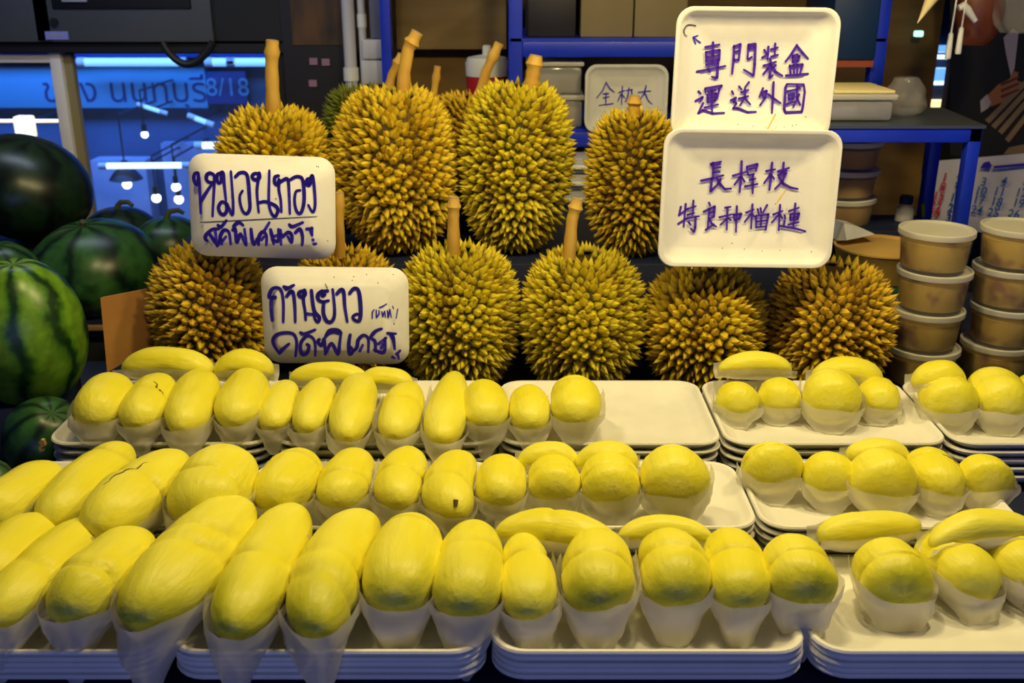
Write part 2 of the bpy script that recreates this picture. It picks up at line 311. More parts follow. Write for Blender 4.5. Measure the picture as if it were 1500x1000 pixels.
M['sign_dark'] = mat('lane_sign_dark', (.012, .04, .20), .6)
M['tube'] = mat('lit_tube', (1, 1, 1), .4, emit=((.55, .78, 1), 2.2))
M['tube_blue'] = mat('lit_blue_tube', (1, 1, 1), .4, emit=((.15, .42, 1), 1.2))
M['bulb'] = mat('lit_bulb', (1, 1, 1), .4, emit=((.85, .92, 1), 4))
M['bulb_warm'] = mat('lit_warm_bulb', (1, 1, 1), .4, emit=((1, .80, .30), 1.5))
M['glass'] = clear('window_glass', (.30, .45, .75), .05, .05, .0)

def melon_mat(name, dark, light, stripe, n):
    m = mat(name, dark, .34, spec=.5); nt = m.node_tree; b = nt.nodes['Principled BSDF']
    tc = nt.nodes.new('ShaderNodeTexCoord'); sp = nt.nodes.new('ShaderNodeSeparateXYZ'); nt.links.new(tc.outputs['Object'], sp.inputs[0])
    def mth(op, a, c=None):
        k = nt.nodes.new('ShaderNodeMath'); k.operation = op
        for i, x in enumerate((a, c)):
            if x is None: continue
            if isinstance(x, (int, float)): k.inputs[i].default_value = x
            else: nt.links.new(x, k.inputs[i])
        return k.outputs[0]
    ns = nt.nodes.new('ShaderNodeTexNoise'); ns.inputs['Scale'].default_value = 16; ns.inputs['Detail'].default_value = 6; nt.links.new(tc.outputs['Object'], ns.inputs['Vector'])
    ang = mth('ARCTAN2', sp.outputs[1], sp.outputs[0])
    wv = mth('SINE', mth('ADD', mth('MULTIPLY', ang, n), mth('MULTIPLY', ns.outputs['Fac'], 8.5)))
    r = nt.nodes.new('ShaderNodeValToRGB'); e = r.color_ramp.elements
    e[0].position = .12; e[0].color = (*stripe, 1); e[1].position = .68; e[1].color = (*light, 1); k = e.new(.34); k.color = (*dark, 1)
    nt.links.new(mth('ADD', mth('MULTIPLY', wv, .4), .5), r.inputs[0])
    n2 = nt.nodes.new('ShaderNodeTexNoise'); n2.inputs['Scale'].default_value = 60; nt.links.new(tc.outputs['Object'], n2.inputs['Vector'])
    x = nt.nodes.new('ShaderNodeMix'); x.data_type = 'RGBA'; x.blend_type = 'MULTIPLY'; x.inputs[0].default_value = .7
    r2 = nt.nodes.new('ShaderNodeValToRGB'); r2.color_ramp.elements[0].color = (.45, .45, .45, 1); r2.color_ramp.elements[0].position = .3; r2.color_ramp.elements[1].position = .65
    nt.links.new(n2.outputs['Fac'], r2.inputs[0]); nt.links.new(r.outputs[0], x.inputs[6]); nt.links.new(r2.outputs[0], x.inputs[7]); nt.links.new(x.outputs[2], b.inputs['Base Color'])
    return m
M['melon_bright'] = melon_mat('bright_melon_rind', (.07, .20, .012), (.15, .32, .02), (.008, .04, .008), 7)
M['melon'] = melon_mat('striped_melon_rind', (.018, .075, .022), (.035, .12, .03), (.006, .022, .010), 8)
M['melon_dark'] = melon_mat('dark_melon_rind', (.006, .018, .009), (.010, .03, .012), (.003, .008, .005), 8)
M['melon_stem'] = mat('dry_melon_stem', (.05, .06, .02), .8)

# ---------------------------------------------------------------- setting
TABLE = .78; RIM = .848
mb = MB(); mb.box((-4, -3, -.02), (4, 7, 0)); struct('floor', mb, M['floor'])
mb = MB(); mb.box((-2.2, .2, 2.7), (2.2, 2.9, 2.75)); struct('ceiling_sky_block', mb, M['dark_wall'])  # unseen slab, added to keep sky light from falling from overhead
# back wall with the window opening on the left and a gap to the lane on the right
WY = 2.62
xl = at(425, 200, WY).x; xg0 = at(1368, 120, WY).x; xg1 = at(1390, 120, WY).x
mb = MB(); mb.box((xl, WY, 0), (xg0, WY + .03, 2.7)); mb.box((xg1, WY, 0), (2.3, WY + .03, 2.7)); mb.box((-2.3, WY, 0), (xl, WY + .03, .62)); mb.box((-2.3, WY, at(60, 76, WY).z + .02), (xl, WY + .03, 2.7))
mb.box((xg0, WY, 0), (xg1, WY + .03, .9))
wall = struct('wall_back', mb, M['ply'])
mb = MB(); mb.box((xg1 + .0, WY - .012, 0), (2.3, WY, 2.7)); struct('wall_right', mb, M['dark_wall'])
mb = MB(); mb.box((xl - .012, WY - .05, .62), (xl + .02, WY + .03, 1.6)); struct('trim_1', mb, M['dark_wall'])
# window: sliding aluminium sash on the left, fixed pane on the right
zt = at(60, 78, WY).z; x0 = -2.3; xm = at(113, 200, WY).x
win = MB(); win.box((x0, WY - .01, zt), (xl, WY + .04, zt + .02)); win.box((x0, WY - .01, .62), (xl, WY + .04, .645))
window = struct('window_1', win, M['black'])
mb = MB(); mb.box((xm - .023, WY - .045, .63), (xm + .005, WY - .01, zt + .005), .003); obj('window_frame', mb, M['aluminium'], window)
mb = MB(); mb.box((x0, WY - .04, zt - .02), (xm - .023, WY - .015, zt), .003); obj('window_frame', mb, M['aluminium'], window)
mb = MB(); mb.box((xm + .005, WY - .03, .63), (xm + .026, WY - .005, zt), .002); obj('window_frame', mb, mat('yellowed_aluminium', (.30, .24, .10), .5), window)
mb = MB(); mb.box((x0, WY - .028, .645), (xm - .02, WY - .024, zt - .01)); obj('window_pane', mb, M['glass'], window)
mb = MB(); mb.box((xm + .02, WY + .008, .645), (xl, WY + .012, zt)); obj('window_pane', mb, M['glass'], window)

# ---------------------------------------------------------------- the lane outside the window
LY = 4.3
mb = MB(); mb.box((-4.2, LY, 0), (3.2, LY + .1, 2.6)); struct('wall_lane', mb, M['lane_wall'])
def slab(p0, p1, Y, th, m, name, label=None, cat=None, parent=None, b=0.0):
    a = at(*p0, Y); c = at(*p1, Y)
    q = MB(); q.box((min(a.x, c.x), Y, min(a.z, c.z)), (max(a.x, c.x), Y + th, max(a.z, c.z)), b)
    o = obj(name, q, m, parent)
    if label: tag(o, label, cat)
    return o
slab((-250, 62), (700, 84), LY - .12, .12, M['sign_dark'], 'awning', 'dark blue awning edge above the lane sign outside the window', 'awning')
def font_mesh(txt, size, ext=.0, bold=0.0):
    cu = bpy.data.curves.new('t', 'FONT'); cu.body = txt; cu.size = size; cu.align_x = 'CENTER'; cu.align_y = 'CENTER'; cu.extrude = ext; cu.offset = bold * size; cu.resolution_u = 3
    o = bpy.data.objects.new('t', cu); COL.objects.link(o); bpy.context.view_layer.update()
    me = bpy.data.meshes.new_from_object(o.evaluated_get(bpy.context.evaluated_depsgraph_get()))
    bpy.data.objects.remove(o); return me
def sign_board(name, label, px0, px1, py0, py1, face, ink, txt, tx, ty, size):
    a = at(px0, py1, LY - .05); c = at(px1, py0, LY - .05)
    t = thing(name, label, 'sign', ((a.x + c.x) / 2, LY - .06, a.z))
    q = MB(); q.box((a.x - (a.x + c.x) / 2, 0, 0), (c.x - (a.x + c.x) / 2, .06, c.z - a.z), .004); obj('panel', q, face, t)
    me = font_mesh(txt, size); me.materials.clear(); me.materials.append(ink); p = at(tx, ty, LY - .065)
    obj('lettering', me, ink, t, (p.x - (a.x + c.x) / 2, -.002, p.z - a.z), (math.pi / 2, 0, 0))
sign_board('lane_sign', 'pale blue sign board with dark Thai lettering outside the window', -60, 300, 97, 158, M['sign_face'], M['sign_ink'], 'ของ นนทบุรี', 182, 134, .138)
sign_board('number_sign', 'dark blue board numbered 8/18 right of the lane sign', 306, 360, 104, 152, M['sign_dark'], M['sign_face'], '8/18', 333, 129, .10)
def tube_lamp(p0, p1, Y, r, m, label, name='fluorescent_tube'):
    a = at(*p0, Y); c = at(*p1, Y); mid = (a + c) / 2
    t = thing(name, label, 'lamp', mid, group=None)
    q = MB(); q.tube([a - mid, c - mid], r, 10); obj('tube', q, m, t)
    q = MB(); q.tube([(0, r, 0), (0, LY - mid.y + .01, 0)], .004, 6); obj('bracket', q, M['navy'], t)
    d = (c - a).normalized() * .03
    for s, e in ((-1, a), (1, c)):
        q = MB(); q.tube([e - mid, e - mid + d * s], r * 1.15, 10); obj('end_cap', q, M['white'], t)
tube_lamp((125, 91), (262, 91), LY - .16, .016, M['tube_blue'], 'longest blue-white tube lamp along the awning, left of the sagging cable')
tube_lamp((312, 91), (332, 91), LY - .16, .016, M['tube_blue'], 'short lit stretch of tube lamp right of the sagging cable')
tube_lamp((345, 91), (424, 91), LY - .16, .016, M['tube_blue'], 'blue-white tube lamp behind the durian stem at the window edge')
tube_lamp((157, 243), (267, 242), LY - .5, .011, M['tube'], 'bright white tube lamp over the pale sheet in the lane')
tube_lamp((297, 213), (345, 213), LY - .4, .013, M['tube'], 'short bright tube lamp beside the top left durian')
tube_lamp((212, 156), (234, 163), LY - .3, .008, M['tube_blue'], 'small slanted tube lamp below the lane sign lettering')
tube_lamp((286, 173), (302, 179), LY - .3, .010, M['tube_blue'], 'small slanted tube lamp below the number board')
tube_lamp((-10, 177), (95, 177), LY - .4, .006, M['bulb_warm'], 'thin yellowish tube lamp behind the left sash')
def lane_bulb(px, py, r, m, label, shade=False):
    p = at(px, py, LY - .45)
    t = thing('pendant_lamp' if shade else 'hanging_bulb', label, 'lamp', p)
    q = MB(); q.lathe([(r * math.sin(math.pi * k / 10), -r * math.cos(math.pi * k / 10)) for k in range(1, 10)], 16); obj('bulb', q, m, t)
    top = .26 if shade else .16
    q = MB(); q.tube([(0, 0, r), (0, 0, top)], .003, 6); obj('cord', q, M['black'], t)
    q = MB(); q.tube([(0, 0, r * .8), (0, 0, r + .025)], .010, 8); obj('socket', q, M['black'], t)
    q = MB(); q.tube([(0, 0, top), (0, LY - p.y + .01, top)], .004, 6); obj('bracket', q, M['navy'], t)
    if shade:
        q = MB(); q.lathe([(.062, .02), (.045, .045), (.018, .07), (.012, .09), (.008, .09), (.014, .066), (.040, .042), (.058, .018)], 24); obj('shade', q, M['navy'], t)
lane_bulb(186, 270,.017, M['bulb'], 'pendant lamp with dark shade outside the window', True)
lane_bulb(229, 290,.017, M['bulb'], 'bare bulb below and right of the shaded pendant lamp')
lane_bulb(258, 274,.017, M['bulb'], 'bare bulb next to the upper Thai sign, the higher one')
lane_bulb(262, 292,.017, M['bulb'], 'bare bulb next to the upper Thai sign, the lower one')
lane_bulb(212, 197, .013, M['bulb'], 'tiny bare bulb below the lane sign lettering')
p = at(36, 186, LY - .45); q = MB(); q.box((-.032, -.02, -.04), (.032, .03, .04), .008)
tag(obj('square_lamp', q, M['bulb_warm'], None, p), 'square yellowish lamp glowing behind the left sash above the black melon', 'lamp')
slab((132, 235), (235, 420), LY - .14, .1, M['lane_pale'], 'hanging_sheet', 'pale lilac sheet hanging in the lane behind the pendant lamp', 'sheet')
slab((235, 210), (440, 420), LY - .08, .06, M['lane_pale'], 'canvas_awning', 'pale canvas hanging in the lane right of the lilac sheet', 'awning')
# cable sagging in front of the glass
q = MB(); q.tube([at(238 + 74 * k / 12, 62 + 32 * math.sin(math.pi * k / 12) ** .8, 2.5) for k in range(13)], .009, 8)
tag(obj('cable', q, M['black']), 'thick black cable sagging across the top of the window', 'cable')

# ---------------------------------------------------------------- back of the stall
t = thing('wall_cabinet', 'grey metal cabinet hanging above the window', 'cabinet', at(150, 62, 2.545))
a = at(0, 62, 2.545); o0 = Vector(t.location)
def loc_box(px0, px1, py0, py1, Y, th, b=0.0, o=None):
    u = at(px0, py1, Y) - o; v = at(px1, py0, Y) - o
    q = MB(); q.box((u.x, u.y, u.z), (v.x, u.y + th, v.z), b); return q
obj('body', loc_box(54, 296, -120, 62, 2.545, .06, .004, o0), M['cabinet'], t)
obj('side_panel', loc_box(-140, 52, -120, 62, 2.545, .06, .004, o0), M['cabinet'], t)
obj('display_recess', loc_box(76, 272, -60, 13, 2.539, .012, .003, o0), M['black'], t)
obj('vent_slot', loc_box(90, 124, -20, 3, 2.533, .008, .001, o0), M['grey'], t)
q = MB(); c = at(80, 32, 2.542) - o0; q.tube([c, c + Vector((0, -.006, 0))], .009, 14); obj('knob', q, M['black'], t)
lab = obj('sticker', loc_box(67, 99, 46, 58, 2.543, .003, .0, o0), mat('lilac_sticker', (.30, .32, .75), .5), t)
for k, xx in enumerate((72, 77, 82, 87)):
    q = MB(); c = at(xx, 53, 2.5425) - o0; c2 = at(xx + 3, 50, 2.5425) - o0
    q.box((c.x, c.y - .001, c.z), (c2.x, c.y, c2.z)); obj('printed_mark', q, M['shirt'], lab)
slab((298, -120), (424, 60), 2.56, .03, M['black'], 'black_panel', 'black panel between the grey cabinet and the dark poster', 'panel')  # black sheet added over a dark stretch of wall
slab((-200, 64), (424, 77), 2.56, .03, M['black'], 'curtain_rail', 'black rail under the grey cabinet', 'rail')

t = thing('poster', 'dark poster with a brown picture beside the white pipe', 'poster', at(468, 180, 2.55)); o0 = Vector(t.location)
obj('backing', loc_box(425, 512, -60, 215, 2.55, .006, 0, o0), M['poster'], t)
obj('picture', loc_box(429, 508, -60, 66, 2.547, .004, 0, o0), M['poster_pic'], t)
M['pink'] = mat('pink_print', (.30, .16, .25), .6)
for px, py in ((460, 90), (478, 91), (459, 122)):
    q = MB(); c = at(px, py, 2.545) - o0; q.box((c.x - .011, c.y, c.z - .008), (c.x + .008, c.y + .003, c.z + .008)); obj('printed_mark', q, M['pink'], t)

def pipe(px0, px1, py, label, Y=2.5):
    a = at(px0, py, Y); c = at(px1, py, Y); r = (c.x - a.x) / 2
    t = thing('pipe', label, 'pipe', ((a.x + c.x) / 2, Y, 0))
    q = MB(); q.tube([(0, 0, 0), (0, 0, 2.65)], r, 14); obj('tube', q, M['pipe'], t)
    q = MB(); q.tube([(0, 0, a.z), (0, 0, a.z + .03)], r * 1.25, 14); obj('collar', q, M['white'], t)
pipe(506, 524, 118, 'thicker white vertical pipe between the poster and the grey box')
pipe(525, 536, 40, 'thin pale vertical pipe touching the thicker white one')
t = thing('junction_box', 'grey-white junction box above the green durian', 'box', at(552, 122, 2.48)); o0 = Vector(t.location)
obj('body', loc_box(530, 565, 88, 124, 2.48, .06, .004, o0), M['pipe'], t)
obj('cover', loc_box(531, 563, 58, 87, 2.475, .06, .004, o0), M['pipe'], t)
obj('conduit', loc_box(542, 562, -60, 57, 2.49, .03, .006, o0), mat('slate_conduit', (.14, .15, .22), .5), t)
a = at(569, 150, 2.42)
q = MB(); q.box((a.x - .012, 2.42, 0), (a.x + .012, 2.45, 2.6), .002); tag(obj('metal_post', q, M['blue']), 'slim dark blue post right of the junction box', 'post')
slab((577, -60), (742, 72), 2.56, .03, M['ply_light'], 'plywood_panel', 'pale plywood panel high on the wall behind the long stem', 'panel')

# red drink cooler on a wall shelf
CY = 2.34; cb = at(714, 176, CY)
q = MB(); q.box((at(600, 176, CY).x, CY - .12, cb.z - .02), (at(738, 176, CY).x, WY, cb.z)); tag(obj('wall_shelf', q, M['ply']), 'brown wall shelf under the red drink cooler', 'shelf')
t = thing('drink_cooler', 'red drink cooler with a white lid behind the durians', 'cooler', cb)
q = MB(); q.lathe([(.030, 0), (.044, .003), (.046, .095), (.044, .10)], 32); obj('body', q, M['red'], t)
q = MB(); q.lathe([(.047, .098), (.048, .125), (.043, .137), (.02, .142), (.0, .142)], 32); obj('lid', q, M['white'], t)
q = MB(); q.lathe([(.010, .14), (.010, .160), (.007, .163), (.0, .163)], 16); obj('spout', q, M['white'], t)

# blue shelving
SY = 2.12
def z_at(py, Y): return at(750, py, Y).z
def x_at(px, py, Y): return at(px, py, Y).x
zl1 = z_at(61, SY); zl2 = z_at(194, SY)
xa = x_at(755, 100, SY); xb = x_at(1290, 60, SY)
t = thing('metal_shelf', 'tall blue metal shelf behind the durians', 'shelf', (xa, SY, 0))
for px in (xa, xb):
    for yy in (0, .36):
        q = MB(); q.box((px - xa - .014, yy, 0), (px - xa + .014, yy + .028, 2.4), .002); obj('post', q, M['blue'], t)
for zz in (zl1, zl2, 2.2):
    for yy in (0, .36):
        q = MB(); q.box((.014, yy, zz - .03), (xb - xa - .014, yy + .028, zz), .002); obj('beam', q, M['blue'], t)
    q = MB(); q.box((-.01, .0, zz), (xb - xa + .01, .388, zz + .006)); obj('shelf_board', q, M['blue'], t)
zb = z_at(88, SY)
q = MB(); q.box((x_at(1190, 88, SY) - xa, -.02, zb - .012), (xb - xa - .016, .34, zb)); obj('side_board', q, M['redbox'], t)
q = MB(); q.box((x_at(1215, 60, SY), SY - .01, zb), (x_at(1283, 60, SY), SY + .2, zb + .17), .006); tag(obj('storage_box', q, M['bluebox']), 'dark blue storage box on the shelf right of the upper Chinese sign', 'box')
# cartons on the upper level
for px0, px1, h, m, lab in ((852, 930, .16, 'beige', 'beige carton at the left on the upper blue shelf'), (932, 1010, .15, 'beige', 'beige carton on the upper blue shelf behind the upper Chinese sign'), (772, 845, .12, 'poster', 'black box on the upper blue shelf next to its left post')):
    t = thing('carton', lab, 'box', ((x_at(px0, 50, SY) + x_at(px1, 50, SY)) / 2, SY + .14, zl1 + .006)); hw = (x_at(px1, 50, SY) - x_at(px0, 50, SY)) / 2
    q = MB(); q.box((-hw, -.1, 0), (hw, .12, h), .003); obj('body', q, M[m], t)
    q = MB(); q.box((-hw - .001, -.101, h), (hw + .001, .0, h + .003)); q.box((-hw - .001, .002, h), (hw + .001, .121, h + .003)); obj('flap', q, M[m], t)
# clear food boxes on the lower level
def food_box(x, y, z, w_, d_, h_, label, content):
    t = thing('food_box', label, 'container', (x, y, z))
    q = MB(); q.box((-w_ / 2, -d_ / 2, 0), (w_ / 2, d_ / 2, h_), .008); obj('body', q, M['cup2'], t)
    q = MB(); q.box((-w_ / 2 - .004, -d_ / 2 - .004, h_), (w_ / 2 + .004, d_ / 2 + .004, h_ + .010), .003); obj('lid', q, M['lid'], t)
    q = MB(); q.box((-w_ / 2 + .006, -d_ / 2 + .006, .004), (w_ / 2 - .006, d_ / 2 - .006, h_ * .72), .006); obj('contents', q, content, t)
    return t
M['cup2'] = clear('grey_clear_plastic', (.55, .55, .60), .45, .12, .1)
M['pale_food'] = mat('pale_snack', (.34, .30, .26), .7, (.16, .13, .11), 18, detail=2)
M['dark_food'] = mat('dark_snack', (.16, .10, .05), .7, (.30, .24, .16), 18, detail=2)
bx = (x_at(772, 150, SY) + x_at(858, 150, SY)) / 2; bw = x_at(858, 150, SY) - x_at(772, 150, SY)
food_box(bx, SY + .09, zl2 + .006, bw - .008, .13, .056, 'lower clear food box left of the grey-white Chinese tray', M['dark_food'])
food_box(bx - .002, SY + .09, zl2 + .073, bw - .010, .13, .056, 'upper clear food box left of the grey-white Chinese tray', M['pale_food'])

# drawers seen below the shelf
zst = .95
t = thing('drawer_unit', 'lilac grey drawer unit seen between the upper durians', 'drawers', (x_at(850, 290, 2.025), 2.025, zst))
hz = z_at(232, 2.025) - zst
q = MB(); q.box((-.15, .004, 0), (.15, .08, hz), .004); obj('body', q, M['grey'], t)
for k in range(3):
    q = MB(); q.box((-.145, -.006, .006 + k * hz / 3), (.145, .006, (k + 1) * hz / 3 - .004), .003); dr = obj('drawer', q, M['grey'], t)
    q = MB(); q.box((-.03, -.012, (k + .5) * hz / 3 - .004), (.03, -.005, (k + .5) * hz / 3 + .004), .002); obj('handle', q, M['white'], dr)

# the smaller blue rack on the right
RY = 1.74; RD = .23; zr = z_at(188, RY); xr = x_at(1420, 260, RY); xl_ = .488; xrr = x_at(1362, 230, RY + RD)
t = thing('metal_rack', 'lower blue metal rack in front of the calendar', 'rack', (xr, RY, TABLE)); zt_ = zr - TABLE
for px, yy in ((xr, 0), (xl_, 0), (xrr, RD - .022), (xl_, RD - .022)):
    q = MB(); q.box((px - xr - .011, yy, 0), (px - xr + .011, yy + .022, zt_), .002); obj('leg', q, M['blue'], t)
q = MB(); q.box((xl_ - xr, 0, zt_ - .024), (.011, .022, zt_), .002); obj('beam', q, M['blue'], t)
q = MB(); q.box((xl_ - xr, RD - .022, zt_ - .024), (xrr - xr, RD, zt_), .002); obj('beam', q, M['blue'], t)
q = MB(); vs = [(xl_ - xr - .011, -.003), (.014, -.003), (xrr - xr + .014, RD + .003), (xl_ - xr - .011, RD + .003)]
q.add([(x, y, zt_) for x, y in vs] + [(x, y, zt_ + .005) for x, y in vs], [(0, 1, 2, 3), (4, 5, 6, 7), (0, 1, 5, 4), (1, 2, 6, 5), (2, 3, 7, 6), (3, 0, 4, 7)])
obj('shelf_board', q, mat('steel_sheet', (.10, .12, .16), .4, metal=.6), t, smooth=False)
food_box(x_at(1236, 170, RY + .1), RY + .1, zr + .006, .13, .12, .036, 'flat clear food box on the right blue rack', mat('mixed_snack', (.20, .20, .24), .6, (.04, .05, .08), 25, detail=2))
q = MB(); q.box((x_at(1205, 145, RY + .1), RY + .04, zr + .053), (x_at(1292, 145, RY + .1), RY + .17, zr + .058), .001); tag(obj('wooden_board', q, M['cream_paper']), 'thin pale board lying on the flat food box', 'board')
# clear bag
def bag_mesh(wd, dp, h, seed, pinch=.35):
    q = MB(); n = 28; rings = []
    for i in range(13):
        v = i / 12; r = (.72 + .28 * math.sin(math.pi * min(1, v * 1.25)) ) * (1 if v < .7 else 1 - (1 - pinch) * ((v - .7) / .3) ** 1.5)
        if i == 0: r *= .8
        rg = []
        for j in range(n):
            a = 2 * math.pi * j / n; k = 1 + .22 * noise.noise(Vector((math.cos(a) * 2 + seed, math.sin(a) * 2, v * 3))) + .22 * abs(noise.noise(Vector((math.cos(a) * 5 + seed, math.sin(a) * 5, v * 7))))
            rg.append((wd / 2 * r * k * math.cos(a), dp / 2 * r * k * math.sin(a), v * h))
        rings.append(rg)
    return q.loft(rings)
tag(obj('plastic_bag', bag_mesh(.075, .06, .066, 3, .75), M['bag'], None, (x_at(1322, 165, RY + .12), RY + .12, zr + .006)), 'crumpled clear plastic bag on the right blue rack', 'bag')

# ---------------------------------------------------------------- calendar on the right
KY = 2.44
t = thing('wall_calendar', 'wall calendar with a picture of a dark suited person', 'calendar', at(1430, 340, KY)); o0 = Vector(t.location)
def flat(px_poly, Y, th=.0012):
    q = MB(); n = len(px_poly); a = [at(x, y, Y) - o0 for x, y in px_poly]
    vs = a + [v + Vector((0, th, 0)) for v in a]
    q.add(vs, [tuple(range(n)), tuple(reversed(range(n, 2 * n)))] + [(i, (i + 1) % n, (i + 1) % n + n, i + n) for i in range(n)]); return q
obj('picture', flat([(1392, -60), (1600, -60), (1600, 250), (1392, 228)], KY - .003, .003), M['suit'], t, smooth=False)
obj('printed_shirt', flat([(1470, 55), (1484, 42), (1492, 48), (1486, 100), (1481, 112), (1474, 80)], KY - .006), M['shirt'], t, smooth=False)
q = flat([(1438, 158), (1446, 140), (1462, 124), (1478, 116), (1486, 104), (1492, 106), (1490, 118), (1500, 122), (1496, 132), (1482, 142), (1468, 150), (1452, 156)], KY - .006)
hand = obj('printed_hand', q, M['skin'], t, smooth=False)
q = MB()
for k in range(3):
    s = flat([(1466, 122 + k * 9), (1492, 112 + k * 9), (1494, 114 + k * 9), (1467, 126 + k * 9)], KY - .0075); q.add(s.v, s.f)
obj('finger_line', q, M['brown_bag'], hand, smooth=False)
obj('printed_cuff', flat([(1437, 165), (1436, 148), (1446, 138), (1452, 150), (1448, 158)], KY - .0068), M['shirt'], t, smooth=False)
for k, (u0, u1) in enumerate((((1443, 176), (1500, 118)), ((1452, 184), (1506, 126)), ((1462, 192), (1512, 134)), ((1472, 204), (1516, 148)))):
    obj('printed_reed', flat([u0, (u1[0], u1[1]), (u1[0] + 5, u1[1] + 5), (u0[0] + 6, u0[1] + 5)], KY - .0072 - k * .0004), M['straw'], t, smooth=False)
obj('printed_ground', flat([(1478, 216), (1600, 190), (1600, 232), (1470, 226)], KY - .006), M['straw'], t, smooth=False)
# the number page, buckled
q = MB(); nx, ny = 24, 8
def page_pt(u, v):
    top = 236 - 16 * u; bot = 334 + 16 * u
    x = 1366 + u * 190 - 22 * (v ** 2) * max(0, 1 - u * 5)
    y = top + (bot - top) * v
    return at(x, y, KY - .02 - .012 * math.sin(u * 9) * v)
for i in range(nx + 1):
    for j in range(ny + 1): q.v.append(tuple(page_pt(i / nx, j / ny) - o0))
for i in range(nx):
    for j in range(ny): q.f.append((i * (ny + 1) + j, (i + 1) * (ny + 1) + j, (i + 1) * (ny + 1) + j + 1, i * (ny + 1) + j + 1)); q.m.append(0)
page = obj('number_page', q, M['page'], t)
def number(txt, px, py, hpx, m, Y=KY - .036):
    me = font_mesh(txt, hpx * 1.3 / 1500 * Y, .0002, .014); me.materials.clear(); me.materials.append(m)
    obj('numeral', me, m, page, at(px, py, Y) - o0, (math.pi / 2, .12, 0))
for txt, px, py in (('1', 1384, 260), ('8', 1381, 274), ('15', 1375, 288), ('22', 1371, 301), ('29', 1368, 314)): number(txt, px, py, 14, M['red_ink'])
for txt, px, py in (('2', 1404, 264), ('9', 1402, 277), ('16', 1400, 290), ('23', 1397, 305), ('30', 1394, 320)): number(txt, px, py, 14, M['blue_ink'])
for txt, px, py in (('3', 1441, 267), ('10', 1437, 280), ('17', 1434, 293), ('24', 1431, 308), ('4', 1471, 266), ('11', 1464, 281), ('18', 1460, 296), ('25', 1455, 312), ('5', 1503, 266), ('12', 1496, 283), ('19', 1492, 298), ('26', 1485, 314)): number(txt, px, py, 14, M['blue_ink'])
q = flat([(1436, 246), (1441, 238), (1449, 236), (1453, 242), (1450, 247)], KY - .036); s = flat([(1456, 243), (1530, 236), (1530, 240), (1456, 247)], KY - .036); q.add(s.v, s.f)
obj('heading_print', q, M['ink'], page, smooth=False)

# things hanging at the top right
def cord(px, py0, py1, label):
    Y = 1.9; a = at(px, -40, Y); c = at(px, py1, Y)
    t = thing('pull_cord', label, 'cord', c); h0 = at(px, py0, Y).z - c.z; h1 = a.z - c.z
    q = MB(); q.lathe([(.0048, 0), (.0055, .004), (.0042, h0), (.002, h0 + .003)], 14); obj('handle', q, M['white'], t)
    q = MB(); q.tube([(0, 0, h0), (.002, 0, h1)], .0016, 6); obj('string', q, M['white'], t)
cord(1388, 50, 86, 'left white pull cord with the lower hanging handle')
cord(1403, 42, 79, 'right white pull cord with the higher hanging handle')
q = bag_mesh(.085, .06, .17, 5, .5)
t = thing('paper_bag', 'reddish brown bag hanging behind the white pull cords', 'bag', at(1428, 66, 2.1))
obj('body', q, M['brown_bag'], t)
q = MB(); p0 = Vector(t.location); q.tube([at(x, y, 2.03) - p0 for x, y in ((1404, 12), (1412, 8), (1417, 14), (1424, 24), (1429, 31))], [.006, .008, .008, .006, .005], 10); obj('tape_knot', q, M['white'], t)
tag(obj('plastic_bag', bag_mesh(.11, .08, .2, 8, .4), M['bag'], None, at(1494, 48, 2.05)), 'clear plastic bag hanging at the top right corner', 'bag')
q = MB(); a = at(1344, 34, 1.8)
q.loft([[(a.x + r * math.cos(2 * math.pi * j / 14) + dx, a.y + r * math.sin(2 * math.pi * j / 14), a.z + dz) for j in range(14)] for r, dx, dz in ((.0008, 0, 0), (.006, .010, .02), (.013, .022, .045), (.02, .034, .07))])
tag(obj('paper_cone', q, M['cream_paper']), 'cream pointed paper tip hanging left of the pull cords', 'cone')
lane_lamp = at(1346, 50, WY - .04); q = MB(); q.box((-.011, -.008, -.006), (.009, .008, .008), .003)
tag(obj('indicator_light', q, mat('lit_green_light', (1, 1, 1), .4, emit=((.4, 1, .75), 1.6)), None, lane_lamp), 'small greenish-white light left of the pull cords', 'lamp')
q = MB(); a = at(1352, 120, 3.45); c = at(1404, 120, 3.45); q.box((a.x, 3.431, 0), (c.x, 3.47, 2.0)); tag(obj('lane_post', q, M['navy']), 'dark post in the lane behind the lit panels', 'post')
for k, (py, h, m) in enumerate(((72, 10, 'tube_blue'), (84, 5, 'tube'), (110, 20, 'tube_blue'), (121, 7, 'tube'), (152, 10, 'bulb_warm'), (170, 8, 'tube'))):
    a = at(1360, py + h / 2, 3.4); c = at(1398, py - h / 2, 3.4)
    q = MB(); q.box((a.x, 3.4, a.z), (c.x, 3.43, c.z), .004)
    tag(obj('lit_panel', q, M[m]), ('top blue lit panel', 'narrow white lit panel near the top', 'tall blue lit panel', 'small white lit panel under the tall blue one', 'yellow lit panel', 'lowest white lit panel')[k] + ' seen through the gap beside the calendar', 'lamp', 'lit panels in the lane gap')

